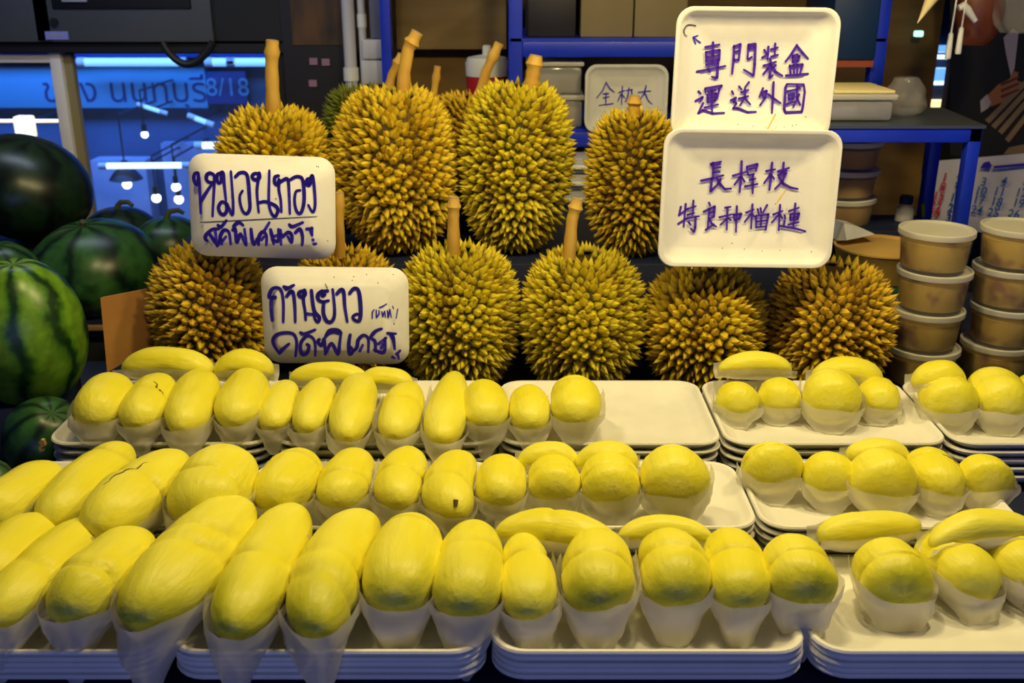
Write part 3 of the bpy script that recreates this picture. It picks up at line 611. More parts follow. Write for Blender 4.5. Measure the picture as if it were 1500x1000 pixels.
# ---------------------------------------------------------------- counter
mb = MB(); mb.box((-.60, .70, TABLE - .03), (1.25, 2.0, TABLE), .004)
t = thing('counter', 'dark navy counter under the fruit trays and durians', 'counter', (0, 1.3, 0))
o = obj('counter_top', mb, M['navy'], t); o.location = (0, -1.3, 0)
for x in (-.56, 1.2):
    for y in (.74, 1.94):
        q = MB(); q.box((x - .025, y - 1.3 - .025, 0), (x + .025, y - 1.3 + .025, TABLE - .03), .003); obj('leg', q, M['navy'], t)
STEP = .95
q = MB(); q.box((-.58, 1.605, TABLE), (.46, 1.99, STEP), .003); tag(obj('display_step', q, M['navy']), 'dark blue step carrying the upper row of durians', 'step')
q = MB(); q.box((.515, 1.83, TABLE), (.785, 1.96, STEP), .003); q2 = tag(obj('rear_step', q, M['navy']), 'dark step carrying the tubs under the right blue rack', 'step')
q = MB(); q.box((-.58, 2.005, 0), (.49, 2.112, STEP), .003); tag(obj('rear_bench', q, M['navy']), 'dark bench behind the durians carrying the drawer unit', 'bench')

# ---------------------------------------------------------------- foam trays
def rr(hx, hy, r, z, n=7):
    pts = []
    for cx, cy, a0 in ((hx - r, hy - r, 0), (-hx + r, hy - r, 90), (-hx + r, -hy + r, 180), (hx - r, -hy + r, 270)):
        for k in range(n):
            a = math.radians(a0 + 90 * k / (n - 1)); pts.append((cx + r * math.cos(a), cy + r * math.sin(a), z))
    return pts
def tray_mesh(W, D, H, wall=.028, r=.03, lip=.004, emboss=True):
    hx, hy = W / 2, D / 2; q = MB()
    R = [rr(hx - wall - .004, hy - wall - .004, max(.008, r - wall * .5), 0), rr(hx - wall, hy - wall, max(.01, r - wall * .4), .003)]
    for k in range(1, 5):
        v = k / 5; R.append(rr(hx - wall * (1 - v) ** 1.3 - .004 * v, hy - wall * (1 - v) ** 1.3 - .004 * v, r - wall * .4 * (1 - v), .003 + (H - .008) * v))
    R += [rr(hx - .001, hy - .001, r, H - .0045), rr(hx, hy, r, H - .002), rr(hx - .001, hy - .001, r, H), rr(hx - lip, hy - lip, r - lip * .5, H), rr(hx - lip - .0015, hy - lip - .0015, r - lip * .6, H - .001)]
    for k in range(4, -1, -1):
        v = k / 5; R.append(rr(hx - lip - .002 - (wall - .002) * (1 - v) ** 1.3, hy - lip - .002 - (wall - .002) * (1 - v) ** 1.3, max(.008, r - lip - wall * .4 * (1 - v)), .006 + (H - .009) * v))
    if emboss:
        i = wall + lip + .012
        R += [rr(hx - i, hy - i, .010, .0058), rr(hx - i - .0025, hy - i - .0025, .009, .0042), rr(hx * .3, hy * .3, .005, .0042)]
    else: R += [rr(hx * .4, hy * .4, .01, .006)]
    q.loft(R); return q
cols = ['far left', 'left of centre', 'right of centre', 'right', 'far right']
lev = ['topmost', 'second from the top', 'third from the top', 'fourth from the top', 'lowest']
for y0, dp, wd, pitch, x0, rim, row in ((.763, .158, .286, .2915, -.459, .828, 'front'), (.962, .158, .284, .2865, -.448, .838, 'middle'), (1.148, .207, .279, .2826, -.442, .848, 'back')):
    tm = tray_mesh(wd, dp, .022, wall=.022, r=.030).mesh('foam_tray', M['foam'])
    for ci, cn in enumerate(cols):
        if ci == 4 and row != 'back': continue
        for k in range(5):
            o = bpy.data.objects.new('foam_tray', tm); COL.objects.link(o)
            j = .0 if k == 0 else .0014
            o.location = (x0 + ci * pitch + random.uniform(-j, j), y0 + dp / 2 + random.uniform(-j, j) * .6, rim - .022 - k * (rim - .022 - TABLE - .0005) / 4)
            lab = 'white foam tray, %s of the %s stack, %s row' % (lev[k], cn, row)
            if row == 'back' and ci == 2 and k == 0: lab = 'empty white foam tray between the wrapped segments, topmost of its stack'
            tag(o, lab, 'tray', 'white foam trays stacked on the counter')

# ---------------------------------------------------------------- wrapped durian segments
def piece_fn(L, w_, hr, bend, arch, taper, green, creases, seed):
    """surface point of a lying durian segment: s along -1..1, a around"""
    h = hr * w_ / 2
    def rho(s): return max(0, 1 - abs(s) ** 2.8) ** (1 / 2.1) * (1 + taper * s)
    def P(s, a, off=0.0):
        k = rho(s); cr = 0
        for c in creases:
            d = s - c - .10 * math.sin(a * 1.0 + seed) - .03 * math.sin(3 * a + seed); cr += math.exp(-(d / .05) ** 2)
        n1 = noise.noise(Vector((s * 1.6 + seed * 3.1, math.cos(a) * .9, math.sin(a) * .9 + seed)))
        n2 = noise.noise(Vector((s * 5 + seed * 1.7, math.cos(a) * 2.4, math.sin(a) * 2.4)))
        k *= 1 + .085 * n1 + .022 * n2 - .10 * min(cr, 1.2) * (1 if off == 0 else 0)
        y = bend * L * (1 - s * s) + (w_ / 2 * k + off) * math.cos(a)
        z = h + arch * w_ * (1 - s * s) + (h * k + off) * math.sin(a)
        return (s * L / 2, y, z), cr, n1
    return P, rho, h
def build_piece(i, data):
    (x, y, z, yaw, L, w_), hr, bend, arch, taper, wrap, drop, green, creases, label = data
    seed = i * 1.37 + .5
    t = thing('durian_segment', label, 'durian segment', (x, y, z), (0, 0, yaw), 'wrapped durian segments on the trays')
    P, rho, h = piece_fn(L, w_, hr, bend, arch, taper, green, creases, seed)
    q = MB(); ns, na = 44, 32; rings = []; G = []; CR = []
    for a in range(ns):
        s = math.cos(math.pi * (1 - (a + .25) / (ns - .5))); rg = []
        for b in range(na):
            an = 2 * math.pi * b / na; p, cr, n1 = P(s, an); rg.append(p)
            g = green * max(0, min(1, (s - .30 + .35 * n1) * 1.5)) * (.75 + .5 * noise.noise(Vector((s * 4, an * 1.5, seed))))
            G.append(max(0, min(.8, g))); CR.append(min(.6, cr * .35 * max(0, .35 + noise.noise(Vector((an * 1.3, seed, 2))))))
        rings.append(rg)
    q.loft(rings); q.attr = {'green': G, 'crease': CR}
    fl = obj('flesh', q, M['flesh'], t)
    if 'split' in label or 'crack' in label:
        s0, s1, a0, a1 = (-.15, .50, 78, 108) if 'long split' in label else (-.05, .30, 75, 40)
        pts = [P(s0 + (s1 - s0) * k / 10, math.radians(a0 + (a1 - a0) * k / 10 + 3 * math.sin(k * 1.9)))[0] for k in range(11)]
        c_ = MB(); c_.tube(pts, [.0002 + .0008 * math.sin(math.pi * k / 10) for k in range(11)], 6); obj('crack', c_, M['speck'], fl)
    if 'dark tip' in label:
        c_ = MB(); c_.tube([P(.90, math.radians(75))[0], P(.97, math.radians(75))[0]], [.0028, .002], 8); obj('dark_spot', c_, M['speck'], fl)
    q = MB()
    if wrap == 'bag':
        k0, k1, sb = .45, .60, -.45; nu, nv = 36, 9; rings = []
        for v_ in range(nv):
            v = v_ / (nv - 1); rg = []
            for u_ in range(nu + 1):
                u = -1 + 2 * u_ / nu; cu = math.cos(u * math.pi / 2)
                s = sb + (1.01 - sb) * cu; kr = max(0, 1 - abs(min(1, s / 1.01)) ** 2.8) ** (1 / 2.1) * (1 + taper * min(s, 1))
                sd = 1 if u >= 0 else -1
                yb = bend * L * (1 - min(1, s) ** 2)
                tilt = .10 * math.sin(seed * 5)
                zr_ = 2 * h * (k0 + (k1 - k0) * abs(u) ** 1.3 + tilt * u) + .006 * noise.noise(Vector((u * 3, seed, 0)))
                fr = cu ** 3
                zb = .0008 - drop * fr * fr
                yf = math.sqrt(max(.0, 1 - (v ** 2.0) * (1 - .36)))
                wy = (w_ / 2 * kr * 1.05 + .0025) * yf * (1 - .15 * v * v * fr)
                xx = s * L / 2 + .004 * cu - v * v * (.006 + .05 * drop) * fr
                zz = zr_ + (zb - zr_) * v
                n_ = (.0045 * noise.noise(Vector((u * 3.2 + seed * 4, v * 2.5, seed))) + .0030 * abs(noise.noise(Vector((u * 7 + v * 4 + seed, v * 3, seed))))) * (.25 + .75 * math.sin(math.pi * min(1, v * .8 + .1)))
                rg.append((xx + n_ * cu * 1.2, yb + sd * (wy + n_) * (1 if u != 0 else 0), zz))
            rings.append(rg)
        n = nu + 1; vs = [p for r in rings for p in r]; fs = []
        for a in range(nv - 1):
            for b in range(nu): fs.append((a * n + b, a * n + b + 1, (a + 1) * n + b + 1, (a + 1) * n + b))
        o_ = (nv - 1) * n
        for b in range(nu // 2): fs.append((o_ + b, o_ + b + 1, o_ + nu - b - 1, o_ + nu - b))
        q.add(vs, fs)
    else:
        nu, nv = 24, 14; vs = []; fs = []
        for a in range(nu + 1):
            s = -1.08 + 2.16 * a / nu; k = max(.62, rho(max(-1, min(1, s))))
            for b in range(nv + 1):
                an = math.radians(168 + 204 * b / nv); sc = max(-1, min(1, s))
                top = 1.05 if (b in (0, nv)) else 1
                n_ = .002 * noise.noise(Vector((s * 3 + seed, an, 1)))
                yy = bend * L * (1 - sc * sc) + (w_ / 2 * k + .004 + n_) * math.cos(an) * top
                zz = h + arch * w_ * (1 - sc * sc) * .55 + (h * k + .003 + n_) * math.sin(an)
                vs.append((s * L / 2, yy, max(zz, -.004)))
        for a in range(nu):
            for b in range(nv): fs.append((a * (nv + 1) + b, (a + 1) * (nv + 1) + b, (a + 1) * (nv + 1) + b + 1, a * (nv + 1) + b + 1))
        q.add(vs, fs)
    obj('wrapper', q, M['paper'], t)
for i, d_ in enumerate(PIECES): build_piece(i, d_)

# ---------------------------------------------------------------- durians
def durian_mesh(R, H, seed, N=720, m=None, spike=.0175, lobes=5, lob=.045):
    rnd = random.Random(seed); q = MB(); V = []; S = []; T = []
    ph0 = rnd.uniform(0, 6.28)
    def body(th, ph):
        sn = math.sin(th); c = math.cos(th)
        lb = 1 + lob * math.cos(lobes * (ph - ph0)) * sn
        r = R * (sn ** .72) * lb * (1 + .05 * c)
        return Vector((r * math.cos(ph), r * math.sin(ph), H * c * (1 - .06 * (sn < .3))))
    def nrm(th, ph):
        e = 1e-3; a = body(th + e, ph) - body(th - e, ph); b = body(th, ph + e) - body(th, ph - e)
        n = a.cross(b); return n.normalized() if n.length > 1e-12 else Vector((0, 0, math.copysign(1, math.cos(th))))
    rings = []; nth, nph = 26, 40
    for i in range(nth):
        th = math.pi * (i + .35) / (nth - .3)
        rings.append([body(th, 2 * math.pi * j / nph) for j in range(nph)])
    q.loft(rings)
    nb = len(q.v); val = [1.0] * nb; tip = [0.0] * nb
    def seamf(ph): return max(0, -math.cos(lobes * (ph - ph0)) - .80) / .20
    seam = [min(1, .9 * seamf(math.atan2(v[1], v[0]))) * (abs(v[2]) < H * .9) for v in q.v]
    ga = math.pi * (3 - math.sqrt(5))
    for i in range(N):
        c = 1 - 2 * (i + .5) / N; th = math.acos(c) + rnd.uniform(-.03, .03); ph = i * ga + rnd.uniform(-.045, .045)
        if th < .16: continue
        p = body(th, ph); n = nrm(th, ph)
        sz = (.85 + .3 * rnd.random()) * (.80 + .25 * math.sin(th)); hgt = spike * sz * (1.12 if th < 1.1 else 1.0)
        br = .0082 * sz * (R / .085)
        d = (n + Vector((0, 0, .22 if th < 1.9 else -.05)) + Vector((rnd.uniform(-.2, .2), rnd.uniform(-.2, .2), rnd.uniform(-.2, .2)))).normalized()
        t1 = n.orthogonal().normalized(); t2 = n.cross(t1); o = len(q.v); K = 6; a0 = rnd.random() * 6
        for lv, (rf, hf) in enumerate(((1.0, -.06), (.64, .26), (.27, .68))):
            for k in range(K):
                a = a0 + 2 * math.pi * k / K; rj = rf * (1 + (.12 * rnd.uniform(-1, 1) if lv < 2 else 0))
                q.v.append(tuple(p + (n * (1 - hf) + d * hf) * (hgt * hf) + (t1 * math.cos(a) + t2 * math.sin(a)) * br * rj))
        q.v.append(tuple(p + d * hgt))
        fs = []
        for lv in range(2):
            for k in range(K): fs.append((o + lv * K + k, o + lv * K + (k + 1) % K, o + (lv + 1) * K + (k + 1) % K, o + (lv + 1) * K + k))
        for k in range(K): fs.append((o + 2 * K + k, o + 2 * K + (k + 1) % K, o + 3 * K))
        q.f += fs; q.m += [0] * len(fs)
        sf = min(1, seamf(ph)) * .75 * (1 if th > .3 else 0)
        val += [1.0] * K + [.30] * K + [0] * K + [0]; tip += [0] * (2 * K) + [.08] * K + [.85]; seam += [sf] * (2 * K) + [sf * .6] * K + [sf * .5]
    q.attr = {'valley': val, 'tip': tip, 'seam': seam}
    return q.mesh('husk', m)
def durian(px, py, wpx, hpx, Y, label, m='husk', seed=1, N=720, stem=None, tilt=(0, 0), base=None, spin=0, nospike=False):
    """px,py: middle of the fruit in the photo; stem: list of photo points from its foot to its tip and its width"""
    c = at(px, py, Y); dep = (c - CAM).dot(F_)
    R = wpx / 2 / 1500 * dep - .011; H = hpx / 2 / 1500 * dep / .97 - .011
    if base is not None: c.z = base + H + .004
    t = thing('durian', label, 'durian', c, (tilt[0], tilt[1], spin), 'whole spiky durians')
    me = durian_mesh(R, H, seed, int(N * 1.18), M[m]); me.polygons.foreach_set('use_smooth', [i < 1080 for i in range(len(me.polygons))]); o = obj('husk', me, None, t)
    if stem:
        pts, sw = stem; r = sw / 2 / 1500 * dep
        W = [at(x, y, Y) for x, y in pts]; foot = c + Vector((W[0].x - c.x, 0, H * .82)); W = [foot] + W[1:]
        inv = (Matrix.Translation(c) @ Euler((tilt[0], tilt[1], spin)).to_matrix().to_4x4()).inverted()
        fine = []
        for i in range(len(W) - 1):
            for k in range(5): fine.append(W[i].lerp(W[i + 1], k / 5))
        fine.append(W[-1]); n = len(fine); rad = []
        for i in range(n):
            v = i / (n - 1); rr_ = r * (1.15 - .25 * min(1, v * 2)); rr_ *= 1 + .34 * math.exp(-((v - .80) / .055) ** 2) + .12 * math.exp(-((v - .55) / .04) ** 2); rad.append(rr_ * (1 + .05 * math.sin(i * 2.3 + seed)))
        q = MB(); q.tube([inv @ p for p in fine], rad, 12)
        st = obj('stem', q, M['stem'], t)
        d = (fine[-1] - fine[-2]).normalized(); q = MB(); q.tube([inv @ (fine[-1] - d * .001), inv @ (fine[-1] + d * .0015)], rad[-1] * .93, 12); obj('cut_end', q, M['stem_cut'], st)
    return t
B = TABLE
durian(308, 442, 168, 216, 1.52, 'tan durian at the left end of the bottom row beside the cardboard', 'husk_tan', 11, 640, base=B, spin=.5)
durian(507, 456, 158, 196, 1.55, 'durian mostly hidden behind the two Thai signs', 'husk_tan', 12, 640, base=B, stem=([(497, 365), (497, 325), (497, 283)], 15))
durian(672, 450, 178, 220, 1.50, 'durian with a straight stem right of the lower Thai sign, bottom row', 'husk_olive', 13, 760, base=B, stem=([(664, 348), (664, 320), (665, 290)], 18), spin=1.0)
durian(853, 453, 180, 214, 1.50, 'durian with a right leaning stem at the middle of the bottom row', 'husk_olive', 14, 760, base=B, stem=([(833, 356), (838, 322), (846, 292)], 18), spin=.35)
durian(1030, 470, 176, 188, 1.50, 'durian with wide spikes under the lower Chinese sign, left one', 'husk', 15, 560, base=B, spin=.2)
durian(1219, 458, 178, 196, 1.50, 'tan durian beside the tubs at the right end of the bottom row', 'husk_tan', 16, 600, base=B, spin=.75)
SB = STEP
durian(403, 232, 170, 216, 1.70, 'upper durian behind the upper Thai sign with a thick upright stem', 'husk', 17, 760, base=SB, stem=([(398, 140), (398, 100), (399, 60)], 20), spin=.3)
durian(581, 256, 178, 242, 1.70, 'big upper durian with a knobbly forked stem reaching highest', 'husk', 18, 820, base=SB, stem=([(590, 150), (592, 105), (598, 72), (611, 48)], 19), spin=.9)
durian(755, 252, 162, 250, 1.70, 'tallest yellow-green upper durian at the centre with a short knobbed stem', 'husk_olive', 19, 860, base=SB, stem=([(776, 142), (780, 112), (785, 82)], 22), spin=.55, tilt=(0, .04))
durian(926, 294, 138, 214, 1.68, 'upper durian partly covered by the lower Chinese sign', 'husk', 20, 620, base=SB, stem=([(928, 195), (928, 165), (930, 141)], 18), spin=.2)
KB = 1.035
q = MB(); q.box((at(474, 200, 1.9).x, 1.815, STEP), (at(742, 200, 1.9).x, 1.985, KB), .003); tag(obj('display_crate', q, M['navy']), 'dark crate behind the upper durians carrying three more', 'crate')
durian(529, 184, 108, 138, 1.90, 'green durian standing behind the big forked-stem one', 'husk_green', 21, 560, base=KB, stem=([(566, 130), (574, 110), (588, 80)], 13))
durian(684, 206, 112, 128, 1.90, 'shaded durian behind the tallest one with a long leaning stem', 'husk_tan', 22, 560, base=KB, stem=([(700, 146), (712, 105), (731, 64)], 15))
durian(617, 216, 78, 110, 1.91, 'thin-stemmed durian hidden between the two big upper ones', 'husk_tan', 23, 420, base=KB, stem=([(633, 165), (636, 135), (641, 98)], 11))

# ---------------------------------------------------------------- watermelons on the left
def melon(px, py, wpx, hpx, Y, label, m, rot=(0, 0, 0), stem=None, seed=0):
    c = at(px, py, Y); dep = (c - CAM).dot(F_); R = wpx / 2 / 1500 * dep; H = hpx / 2 / 1500 * dep
    t = thing('watermelon', label, 'watermelon', c, rot, 'watermelons piled at the left')
    q = MB(); rings = []
    for i in range(28):
        th = math.pi * (i + .2) / 27.4; rings.append([((R * math.sin(th)) * (1 + .012 * math.cos(5 * a)) * math.cos(a), (R * math.sin(th)) * (1 + .012 * math.cos(5 * a)) * math.sin(a), H * math.cos(th) * (1 - .05 * math.exp(-(th / .25) ** 2))) for a in [2 * math.pi * j / 48 for j in range(48)]])
    q.loft(rings); obj('rind', q, M[m], t)
    if stem:
        q = MB(); q.tube([(x * R, y * R, H * (.94 + zz)) for x, y, zz in stem], [.007, .006, .0055, .005, .004][:len(stem)], 8); obj('stem', q, M['melon_stem'], t)
    return t
curl = [(0, 0, 0), (.02, 0, .10), (.10, .0, .20), (.30, -.05, .22), (.42, -.1, .12)]
stub = [(0, 0, 0), (.03, 0, .06), (.05, -.02, .11)]
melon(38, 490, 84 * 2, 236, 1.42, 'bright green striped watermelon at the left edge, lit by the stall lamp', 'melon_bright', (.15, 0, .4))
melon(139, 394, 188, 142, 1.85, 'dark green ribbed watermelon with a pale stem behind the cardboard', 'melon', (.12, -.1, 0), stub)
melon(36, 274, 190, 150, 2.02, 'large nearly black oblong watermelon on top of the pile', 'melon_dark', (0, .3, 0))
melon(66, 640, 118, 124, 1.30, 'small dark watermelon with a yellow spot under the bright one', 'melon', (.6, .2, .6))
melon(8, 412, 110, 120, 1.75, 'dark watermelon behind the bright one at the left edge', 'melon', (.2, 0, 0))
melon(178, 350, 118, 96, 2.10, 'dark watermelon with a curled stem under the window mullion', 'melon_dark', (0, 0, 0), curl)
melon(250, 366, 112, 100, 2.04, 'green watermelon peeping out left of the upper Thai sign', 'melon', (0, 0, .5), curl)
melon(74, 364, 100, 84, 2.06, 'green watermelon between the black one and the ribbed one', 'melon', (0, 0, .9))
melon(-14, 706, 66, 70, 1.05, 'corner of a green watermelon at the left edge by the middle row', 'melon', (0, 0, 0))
q = MB(); p = at(60, 653, 1.235)
q.loft([[tuple(p + Vector((x * .0055, e, z * .009))) for x, z in ((-.6, -1), (.3, -.9), (.2, -.3), (1, 0), (.8, .9), (.2, 1), (-.5, .6), (-.1, .1), (-.8, -.3))] for e in (0, .006)])
tag(obj('peel_scrap', q, M['bamboo'], smooth=False), 'yellow scrap of peel stuck on the small dark watermelon', 'scrap')
# rack that carries them
t = thing('wooden_rack', 'dark wooden rack with tan board edges under the watermelons', 'rack', (-.9, 1.6, 0))
def rack_box(lo, hi, m, name):
    q = MB(); q.box([lo[0] + .9, lo[1] - 1.6, lo[2]], [hi[0] + .9, hi[1] - 1.6, hi[2]], .002); obj(name, q, M[m], t)
zA = at(110, 478, 1.74).z; zB = at(100, 572, 1.55).z
rack_box((-1.6, 1.74, zA - .02), (-.605, 2.3, zA + .004), 'navy', 'shelf_board'); rack_box((-1.6, 1.732, zA - .006), (-.605, 1.74, zA + .004), 'tan_board', 'board_edge')
rack_box((-1.6, 1.56, zB - .02), (-.605, 1.67, zB + .006), 'navy', 'shelf_board'); rack_box((-1.6, 1.55, zB - .012), (-.605, 1.56, zB + .006), 'tan_board', 'board_edge')
rack_box((-1.6, 1.75, .0), (-.605, 2.3, zA - .022), 'black', 'back_panel')
rack_box((-1.6, .95, .0), (-.605, 1.548, .715), 'navy', 'front_bin')
q = MB(); q.box((-1.3, 1.36, .717), (-.68, 1.50, .80), .004); tag(obj('melon_block', q, M['navy']), 'dark block propping the bright watermelon', 'block')
bm_ = at(36, 349, 2.04)
q = MB(); q.box((bm_.x - .13, 1.96, zA + .008), (bm_.x + .10, 2.14, bm_.z - .004), .004); tag(obj('melon_crate', q, M['black']), 'black crate under the nearly black oblong watermelon', 'crate')
# cardboard flap
q = MB(); P4 = [at(147, 436, 1.46), at(226, 421, 1.52), at(229, 505, 1.52), at(157, 545, 1.46)]; q_in = [p + Vector((.001, .004, 0)) for p in P4]
q.add(P4 + q_in, [(0, 1, 2, 3), (7, 6, 5, 4), (0, 1, 5, 4), (1, 2, 6, 5), (2, 3, 7, 6), (3, 0, 4, 7)])
a = at(226, 421, 1.52); b = at(229, 505, 1.52)
q.add([a, a + Vector((.03, .08, 0)), b + Vector((.03, .08, 0)), b], [(0, 1, 2, 3)])
tag(obj('cardboard_sheet', q, M['card'], smooth=False), 'bent brown cardboard sheet standing between watermelons and durians', 'cardboard')

# ---------------------------------------------------------------- paste tubs
def tub_proto(r, h, label, loc, content):
    t = thing('paste_tub', label, 'tub', loc, (0, 0, 0), 'clear tubs of durian paste')
    q = MB(); q.lathe([(r * .84, 0), (r * .86, .001), (r * .965, h - .006), (r * .985, h - .006), (r * .985, h - .004), (r * .95, h - .004), (r * .85, .003), (r * .5, .003)], 48); obj('cup', q, M['cup'], t)
    q = MB(); q.lathe([(r * .82, .004), (r * .845, .006), (r * .905, h * .74), (r * .80, h * .80), (r * .3, h * .82)], 48); obj('paste', q, content, t)
    q = MB(); q.lathe([(r * .99, h - .007), (r, h - .006), (r, h + .001), (r * .98, h + .002), (r * .93, h + .002), (r * .91, h - .001), (r * .2, h - .001)], 48); obj('lid', q, M['lid'], t)
    return t
TH = .060
ca = at(1358, 470, 1.52); cb_ = at(1470, 470, 1.54)
names = ['lowest', 'third from the top', 'second from the top', 'topmost']
first = tub_proto(.056, TH, 'clear paste tub, lowest of the stack right of the last durian', (ca.x, 1.52, TABLE), M['paste'])
r2 = random.Random(3)
for c, wh, yy in ((ca, 'right of the last durian', 1.52), (cb_, 'at the right edge', 1.54)):
    for k in range(4):
        if c is ca and k == 0: continue
        d = dup(first, 'clear paste tub, %s of the stack %s' % (names[k], wh), (c.x + r2.uniform(-.004, .004), yy + r2.uniform(-.003, .003), TABLE + k * (TH + .0025)), (0, 0, r2.uniform(0, 6)))
tx = at(1236, 270, 1.895)
for k in range(3):
    tub_proto(.062, .050, 'clear tub of brown paste under the right blue rack, %s of three' % ('lowest', 'middle one', 'topmost')[k], (tx.x, 1.895, STEP + k * .0525), M['paste_dark'])
# small bottle with blue cap
t = thing('small_bottle', 'small dark bottle with a blue cap beside the tubs under the rack', 'bottle', (at(1324, 320, 1.90).x, 1.90, STEP))
q = MB(); q.lathe([(.014, 0), (.017, .002), (.017, .026), (.011, .034), (.010, .036)], 24); obj('body', q, M['cup2'], t)
q = MB(); q.lathe([(.012, .035), (.0125, .036), (.0125, .048), (.011, .050)], 24); obj('cap', q, M['bluebox'], t)
q = MB(); q.lathe([(.013, .003), (.0155, .004), (.0155, .012), (.01, .013)], 24); obj('contents', q, M['shirt'], t)
# basin with paper on crates beside the tubs
bx_, by_ = at(1296, 375, 1.70).x, 1.72
q = MB(); q.box((bx_ - .10, by_ - .09, TABLE), (bx_ + .12, by_ + .09, TABLE + .085), .004); tag(obj('red_crate', q, M['redbox']), 'brick red crate behind the paste tubs', 'crate')
q = MB(); q.box((bx_ - .10, by_ - .085, TABLE + .086), (bx_ + .12, by_ + .09, TABLE + .115), .004); tag(obj('green_crate', q, M['greenbox']), 'flat dark green crate under the yellow basin', 'crate')
t = thing('basin', 'yellow round basin behind the tubs and the last durian', 'basin', (bx_, by_, TABLE + .116))
q = MB(); q.lathe([(.062, 0), (.066, .001), (.078, .050), (.080, .052), (.080, .055), (.075, .055), (.064, .004)], 44); obj('bowl', q, M['bamboo'], t)
q = MB(); q.lathe([(.0755, .051), (.05, .0525), (.01, .053)], 32); obj('contents', q, M['bamboo'], t)
q = MB(); pp = [at(1226, 352, 1.74), at(1236, 327, 1.74), at(1252, 330, 1.74), at(1282, 343, 1.74), at(1240, 352, 1.72)]
q.add(pp + [p + Vector((0, .05, -.004)) for p in pp], [(0, 1, 2, 3, 4), (9, 8, 7, 6, 5)] + [(i, (i + 1) % 5, (i + 1) % 5 + 5, i + 5) for i in range(5)])
tag(obj('paper_sheet', q, M['white'], smooth=False), 'white folded paper sticking out behind the lower Chinese sign', 'paper')
q = MB(); a = at(1349, 340, 1.94); a.z = STEP; b = at(1352, 298, 1.94); q.tube([a, b], .004, 8); tag(obj('yellow_stick', q, mat('yellow_plastic', (.55, .50, .03), .4)), 'thin yellow stick standing left of the calendar page', 'stick')

# ---------------------------------------------------------------- lettered tray signs
def strokes(spec, ox, oy, sc):
    out = []
    for s in spec.replace('\n', ' ').split(';'):
        s = s.strip()
        if not s: continue
        out.append([(ox + float(a.split(',')[0]) / sc, oy + float(a.split(',')[1]) / sc) for a in s.split()])
    return out
def smooth_pts(pts, n=4):
    if len(pts) < 3: return pts
    out = []
    for i in range(len(pts) - 1):
        p0 = pts[max(i - 1, 0)]; p1 = pts[i]; p2 = pts[i + 1]; p3 = pts[min(i + 2, len(pts) - 1)]
        for k in range(n):
            t = k / n
            out.append(tuple(.5 * (2 * p1[c] + (p2[c] - p0[c]) * t + (2 * p0[c] - 5 * p1[c] + 4 * p2[c] - p3[c]) * t * t + (3 * p1[c] - p0[c] - 3 * p2[c] + p3[c]) * t ** 3) for c in (0, 1)))
    out.append(pts[-1]); return out
def tray_sign(label, px, py, wpx, hpx, Y, tilt, roll, groups, concave, m='foam', depth=.022, cname='foam_sign', yaw=0):
    c = at(px, py, Y); dep = (c - CAM).dot(F_); k = dep / 1500; W, H = wpx * k, hpx * k
    t = thing(cname, label, 'sign', c); t.rotation_mode = 'XYZ'
    mtx = Matrix.Rotation(yaw, 4, 'Z') @ Matrix.Rotation(math.pi / 2 - tilt, 4, 'X') @ Matrix.Rotation(-roll, 4, 'Z')
    t.rotation_euler = mtx.to_euler()
    q = tray_mesh(W, H, depth, wall=.022, r=.024, lip=.005, emboss=concave)
    if concave:
        zf = .0060; q.v = [(x, y, z - depth) for x, y, z in q.v]; zf -= depth; zin = .0043 - depth
    else:
        q.v = [(x, y, -z) for x, y, z in q.v]; zin = 0
    body = obj('tray', q, M[m], t)
    cr, sr = math.cos(roll), math.sin(roll)
    for name, spec, ox, oy, sc, wd, mm, sm in [(('speck',) + (p_,) + g[2:]) for g in groups if g[0] == 'specks' for p_ in g[1].split(';')] + [g for g in groups if g[0] != 'specks']:
        q = MB()
        for i, st in enumerate(strokes(spec, ox, oy, sc)):
            P = smooth_pts(st) if sm else st
            Q = []
            for x, y in P:
                dx, dy = (x - px) * k, -(y - py) * k
                Q.append((dx * cr - dy * sr, dx * sr + dy * cr))
            wds = [wd * k * (1.12 - .3 * abs(2 * j / max(1, len(Q) - 1) - .7)) for j in range(len(Q))] if len(Q) > 1 else wd * k
            zz = .0003
            if concave:
                zz = []
                for x, y in Q:
                    e = min(W / 2 - abs(x), H / 2 - abs(y)); v = max(0, 1 - max(0, (e - .007) / .020) ** (1 / 1.3))
                    zz.append(.0062 - depth + (depth - .009) * min(1, v) + (.0012 if v > 0 else 0))
            q.stroke(Q, wds, zz)
        obj(name, q, M[mm], body, smooth=False)
    return t
T1 = '''150,178 122,185 108,235 128,285 148,262 152,180 155,280 152,400 148,545; 150,450 210,360 285,260; 285,265 245,262 222,235 232,195 262,180 296,205 290,290 272,430 255,570;
350,180 325,195 318,235 332,270 354,255 356,185; 352,182 378,180 382,300 388,430; 392,460 350,440 315,490 330,545 365,555 390,515 392,455 435,558 450,480 452,330 450,165;
488,215 530,178 585,182 602,250 604,400 602,500 570,548 535,525 516,450 518,385 545,340;
700,185 660,185 640,215 665,240 705,225 705,180 690,260 676,340 676,440 680,535; 690,448 740,438 790,452 840,480 858,520 830,572 800,550 778,460 788,300 800,158;
880,205 848,215 842,265 868,285 884,240 876,330 888,420 888,532; 890,265 930,238 962,238 968,330 965,548;
985,240 1040,212 1090,225 1104,300 1100,440 1068,540 1030,530 1014,440 1030,350 1070,335;
1168,232 1140,235 1130,275 1152,290 1168,255 1178,210 1192,215 1200,330 1200,470 1175,535 1138,470'''
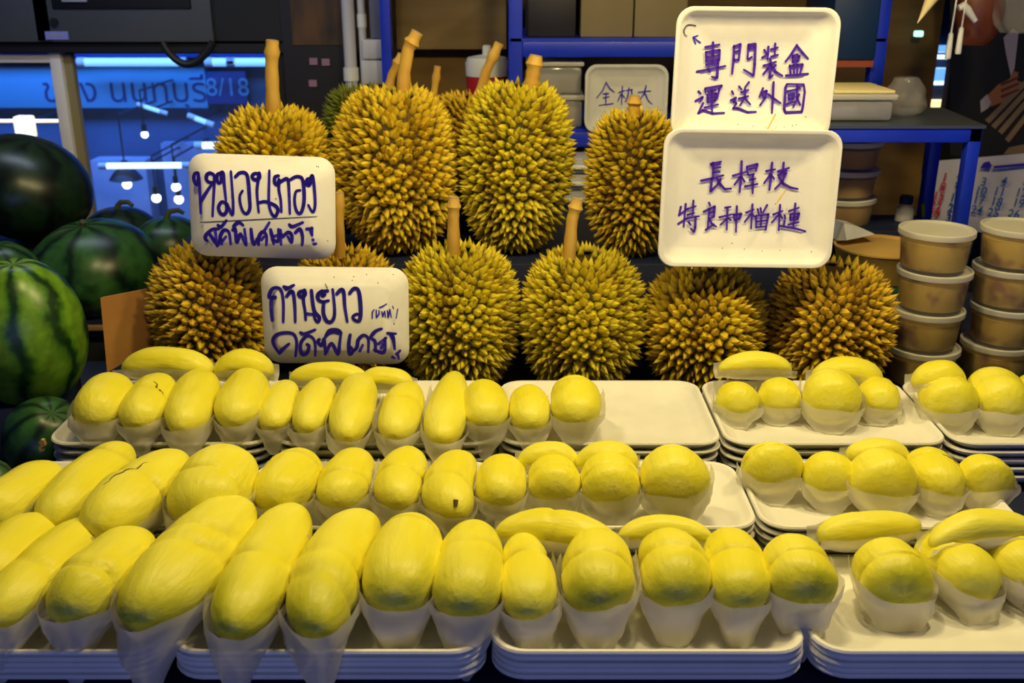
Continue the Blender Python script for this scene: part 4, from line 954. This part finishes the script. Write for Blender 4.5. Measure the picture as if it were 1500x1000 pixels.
T1b = '''190,800 172,775 190,735 250,690 305,690; 215,735 250,790 285,840 310,760; 300,655 325,670 380,610; 270,690 275,850; 320,830 312,760 350,700 395,720 404,830; 330,800 365,760;
430,700 455,690 462,815 500,735 545,840 540,690; 440,665 490,628 530,655; 600,690 605,790 620,835 648,780; 660,835 665,770 705,715 738,750 732,840; 690,790 715,760; 725,700 772,630;
780,695 790,760 800,830; 790,790 845,800 852,690; 800,760 880,735; 870,700 868,835; 885,765 940,720 972,750 965,815 935,760; 955,650 985,668 1080,628; 1005,725 1050,690 1070,760 1062,840;
1112,690 1165,684; 1160,680 1158,750; 1140,690 1155,740; 1165,790; 1172,830 1192,826'''
TU = '135,628 600,605 1215,574'
T2 = '''155,512 150,420 158,310 192,288 138,286 165,215 215,195 255,225 268,340 256,525; 282,186 312,202 375,170; 305,190 300,215; 302,280 340,235 366,250 374,380 370,525;
475,225 430,235 418,265 448,285 478,255 470,220 458,320 468,420 470,505; 478,445 540,452; 538,222 545,350 560,430 600,480 585,525 560,500 548,440;
690,225 640,240 640,275 665,262; 640,225 598,260 600,310 640,330 695,318; 648,335 640,430 660,505 700,528 735,490 748,400 738,212;
775,255 815,215 840,240 845,380 862,522; 895,250 935,205 975,215 990,300 992,440 975,515 930,505 918,475 950,450 990,455'''
T2s = '''1100,490 1102,430 1120,405; 1140,410 1140,482 1166,450 1166,412; 1170,385 1200,375 1240,350; 1192,425 1200,472 1218,420 1226,480; 1245,415 1250,482 1268,405 1280,482; 1296,375 1304,400; 1342,400 1326,492; 1304,545'''
T2b = '''205,832 160,760 150,700 190,650 270,630 345,642 372,700 368,780 355,860; 205,832 240,790 300,738; 220,800 270,770; 415,628 450,642 555,600; 470,745 488,760 470,825 425,845 405,790 420,715 480,660 535,690 548,770 542,855;
590,695 575,720 610,755 635,690 640,770 640,845; 645,830 705,735 760,840 780,740 795,650; 650,670 690,608 770,605 795,640 720,625 655,660;
885,650 868,740 872,840 905,815 888,770; 915,805 945,770 960,700 1010,655 1055,690 1050,820; 970,810 1000,750; 1070,685 1120,620 1185,590;
1090,690 1120,720 1118,815; 1110,800 1200,822 1215,680; 1150,740 1225,680; 1175,780 1195,740; 1240,635 1318,640; 1285,640 1295,700 1303,790; 1262,640 1285,690; 1280,868 1300,880; 1320,840 1355,805; 1330,845 1340,885'''
Z1 = '''115,95 285,65; 205,40 212,180 215,290; 125,155 290,130 290,245 135,262 128,160; 135,210 285,192; 140,305 280,285; 30,385 375,318; 282,250 280,455 262,462 215,445; 160,350 190,390;
465,80 470,240 462,410; 460,92 540,62 532,255; 490,150 530,135; 480,250 535,240; 640,65 640,235; 640,68 722,58 732,300 728,432 605,362; 650,115 715,105; 655,238 692,210; 650,85 710,80;
838,130 870,172; 885,90 885,240; 820,218 892,178; 920,122 1000,100; 965,55 970,190; 930,208 1010,185; 915,232 930,265; 845,315 992,268; 922,290 900,350 848,415; 930,300 930,460 965,428; 992,310 950,350; 940,310 1000,390 1085,435;
1232,70 1180,170 1108,268; 1240,88 1310,165 1382,230; 1190,200 1250,178; 1190,218 1272,200 1260,258 1200,270 1192,220; 1165,312 1185,410; 1165,322 1320,300 1302,400; 1215,310 1225,405; 1262,305 1262,400; 1130,432 1270,425 1400,410'''
Z1c = '180,145 110,140 80,180 92,215 112,226'
Z1a = '228,278 165,235; 165,235 205,222; 168,240 190,288'
Z2 = '''138,155 165,182; 110,265 190,222 165,270; 200,290 150,405; 150,405 205,372 320,410 455,402; 215,125 222,168; 215,122 405,90 375,142; 380,130 360,240; 250,160 340,145; 245,198 345,180 340,260 250,278 245,200; 250,235 340,220; 222,342 378,305; 295,140 312,395;
530,155 550,188; 525,258 580,230 560,272 592,292 558,355; 560,348 610,350 730,395 830,390; 610,100 640,132; 722,50 680,112; 640,165 722,140; 618,238 725,210; 682,130 685,225 638,318; 702,250 755,305;
892,120 860,218; 880,172 935,150 928,230 872,315; 890,200 915,232; 1010,50 1015,220 1020,402; 960,190 1030,240 1112,290;
1170,75 1155,110 1160,360 1180,398 1370,390 1378,340 1385,160 1365,75 1170,72; 1180,155 1300,130; 1290,90 1300,230 1345,312; 1200,200 1262,188 1255,242 1205,248 1200,200; 1185,302 1270,275; 1322,190 1265,338; 1310,105 1328,128'''
Z3 = '''230,100 240,310; 200,115 340,85; 245,175 335,162; 245,235 330,225; 80,345 230,315 382,272; 225,320 218,490 330,380; 300,320 350,400 412,462 500,455; 350,330 310,390; 210,135 330,115;
515,278 690,225; 622,80 628,300 620,505; 610,300 545,400; 630,290 682,360; 700,160 720,262; 700,155 840,120 825,205; 740,190 810,172; 735,268 805,252; 750,335 828,318; 690,425 862,390; 790,270 795,400 802,518;
970,215 1090,190; 1042,100 1038,300 1030,475; 1030,260 952,378; 1045,270 1085,320; 1130,218 1280,170; 1200,100 1200,232; 1140,272 1240,242 1200,360 1108,458; 1150,300 1220,390 1320,440 1422,460; 1160,240 1250,205'''
Z4 = '''75,110 62,190; 60,198 150,130; 125,80 115,322; 55,292 150,230; 130,138 232,105; 205,45 205,200; 150,195 220,175; 120,242 272,210; 235,215 238,330 228,378 192,345; 165,275 188,302;
370,68 386,98; 320,162 432,108 430,215 380,238; 378,130 372,330; 385,178 428,165; 352,358 435,295; 385,250 420,300 462,322;
545,120 602,110; 490,222 622,190; 570,120 575,355; 565,240 505,302; 585,230 612,252; 640,190 650,250; 640,196 718,185 702,240 655,255; 668,105 675,380;
770,172 850,140; 832,85 835,342; 825,180 762,272; 840,190 866,218; 890,135 905,182; 920,125 930,172; 988,92 950,172; 880,210 886,332; 880,206 1008,190 990,358; 890,268 992,255; 890,328 992,320; 935,205 936,322;
1060,192 1156,155; 1125,90 1130,362; 1120,190 1050,278; 1135,200 1160,232; 1225,156 1326,120; 1285,75 1282,312; 1240,196 1332,180 1320,242 1245,252 1240,196; 1242,225 1322,212; 1230,302 1336,275; 1180,200 1192,240; 1185,260 1180,312; 1140,315 1290,338 1415,372'''
Z5 = '''350,285 300,400 225,490; 350,300 400,370 460,415; 310,440 385,430; 350,425 350,575; 310,492 392,475; 260,590 450,562; 520,420 600,392; 565,340 560,578; 550,440 510,532; 570,450 602,492; 620,392 702,380; 655,360 640,480 610,540; 690,385 700,470 680,500;
780,418 942,400; 882,330 862,430 808,512; 870,430 920,530 972,572; 540,692 612,660 580,782; 560,680 555,722; 590,700 600,760; 640,690 640,770; 860,660 855,762; 862,702 915,650; 870,700 920,762; 690,680 760,670 720,760'''
def dots(n, x0, x1, y0, y1, seed):
    r = random.Random(seed); return '; '.join('%d,%d' % (r.uniform(x0, x1), r.uniform(y0, y1)) for _ in range(n))
tray_sign('foam tray sign with Thai writing over a thin ruled line, upper of the two', 380, 305.5, 216, 152, 1.44, .10, math.radians(1.9),
          [('writing', T1, 270, 225, 6.25, 5.2, 'ink', True), ('writing', T1b, 270, 225, 6.25, 5.4, 'ink', True), ('ruled_line', TU, 270, 225, 6.25, 1.4, 'ink_thin', False), ('specks', '1230,120; 1245,125; 845,412; 1300,800; 185,825; 205,815; 228,835', 270, 225, 6.25, 2, 'speck', False)], False)
tray_sign('foam tray sign with bold Thai writing, lower of the two, touching the fruit', 488.5, 467, 217, 147, 1.385, .10, math.radians(.6),
          [('writing', T2, 375, 390, 6.453, 5.8, 'ink', True), ('writing', T2b, 375, 390, 6.453, 5.4, 'ink', True), ('writing', T2s, 375, 390, 6.453, 2.2, 'ink', False), ('specks', '755,95; 940,90; 925,125; 1060,70; 1165,150; 670,160 690,200; 1310,70', 375, 390, 6.453, 1.8, 'speck', False)], False)
tray_sign('foam tray sign with Chinese writing in two lines, topmost, corner mark at left', 1105.5, 110, 238, 190, 1.475, .02, math.radians(.6),
          [('writing', Z1, 1020, 60, 8.333, 4.1, 'ink_violet', False), ('writing', Z2, 1010, 115, 7.895, 3.9, 'ink_violet', False), ('corner_mark', Z1c, 985, 15, 5.554, 1.6, 'ink_thin', True), ('corner_mark', Z1a, 985, 15, 5.554, 2.4, 'ink', False), ('specks', '1140,870; 575,930; 700,945; 1030,940; 1060,935; 960,950', 985, 15, 5.554, 1.6, 'speck', False)], True)
tray_sign('foam tray sign with Chinese writing resting on the right bottom-row durians', 1097.5, 292.5, 259, 203, 1.42, .06, math.radians(.8),
          [('writing', Z3, 1020, 230, 9.375, 4.1, 'ink_violet', False), ('writing', Z4, 990, 290, 7.143, 3.8, 'ink_violet', False), ('specks', '490,865; 560,830; 650,870; 780,885; 910,880; 1140,890', 965, 190, 4.88, 1.6, 'speck', False)], True)
tray_sign('grey-white foam tray with Chinese writing on the blue shelf behind', 917.5, 145, 122, 98, SY - .01, .06, 0,
          [('writing', Z5, 850, 90, 9.093, 2.0, 'ink', False)], True, m='foam_dull', depth=.02)
for u, v, Y, lab in (((1136, 167), (1124, 190), 1.452, 'thin wooden skewer pinning the topmost Chinese sign'), ((1151, 278), (1136, 299), 1.40, 'thin wooden skewer stuck in the lower Chinese sign')):
    q = MB(); a = at(*u, Y + .022); b = at(*v, Y); q.tube([a, b], .0011, 8); tag(obj('skewer', q, M['stick']), lab, 'skewer')
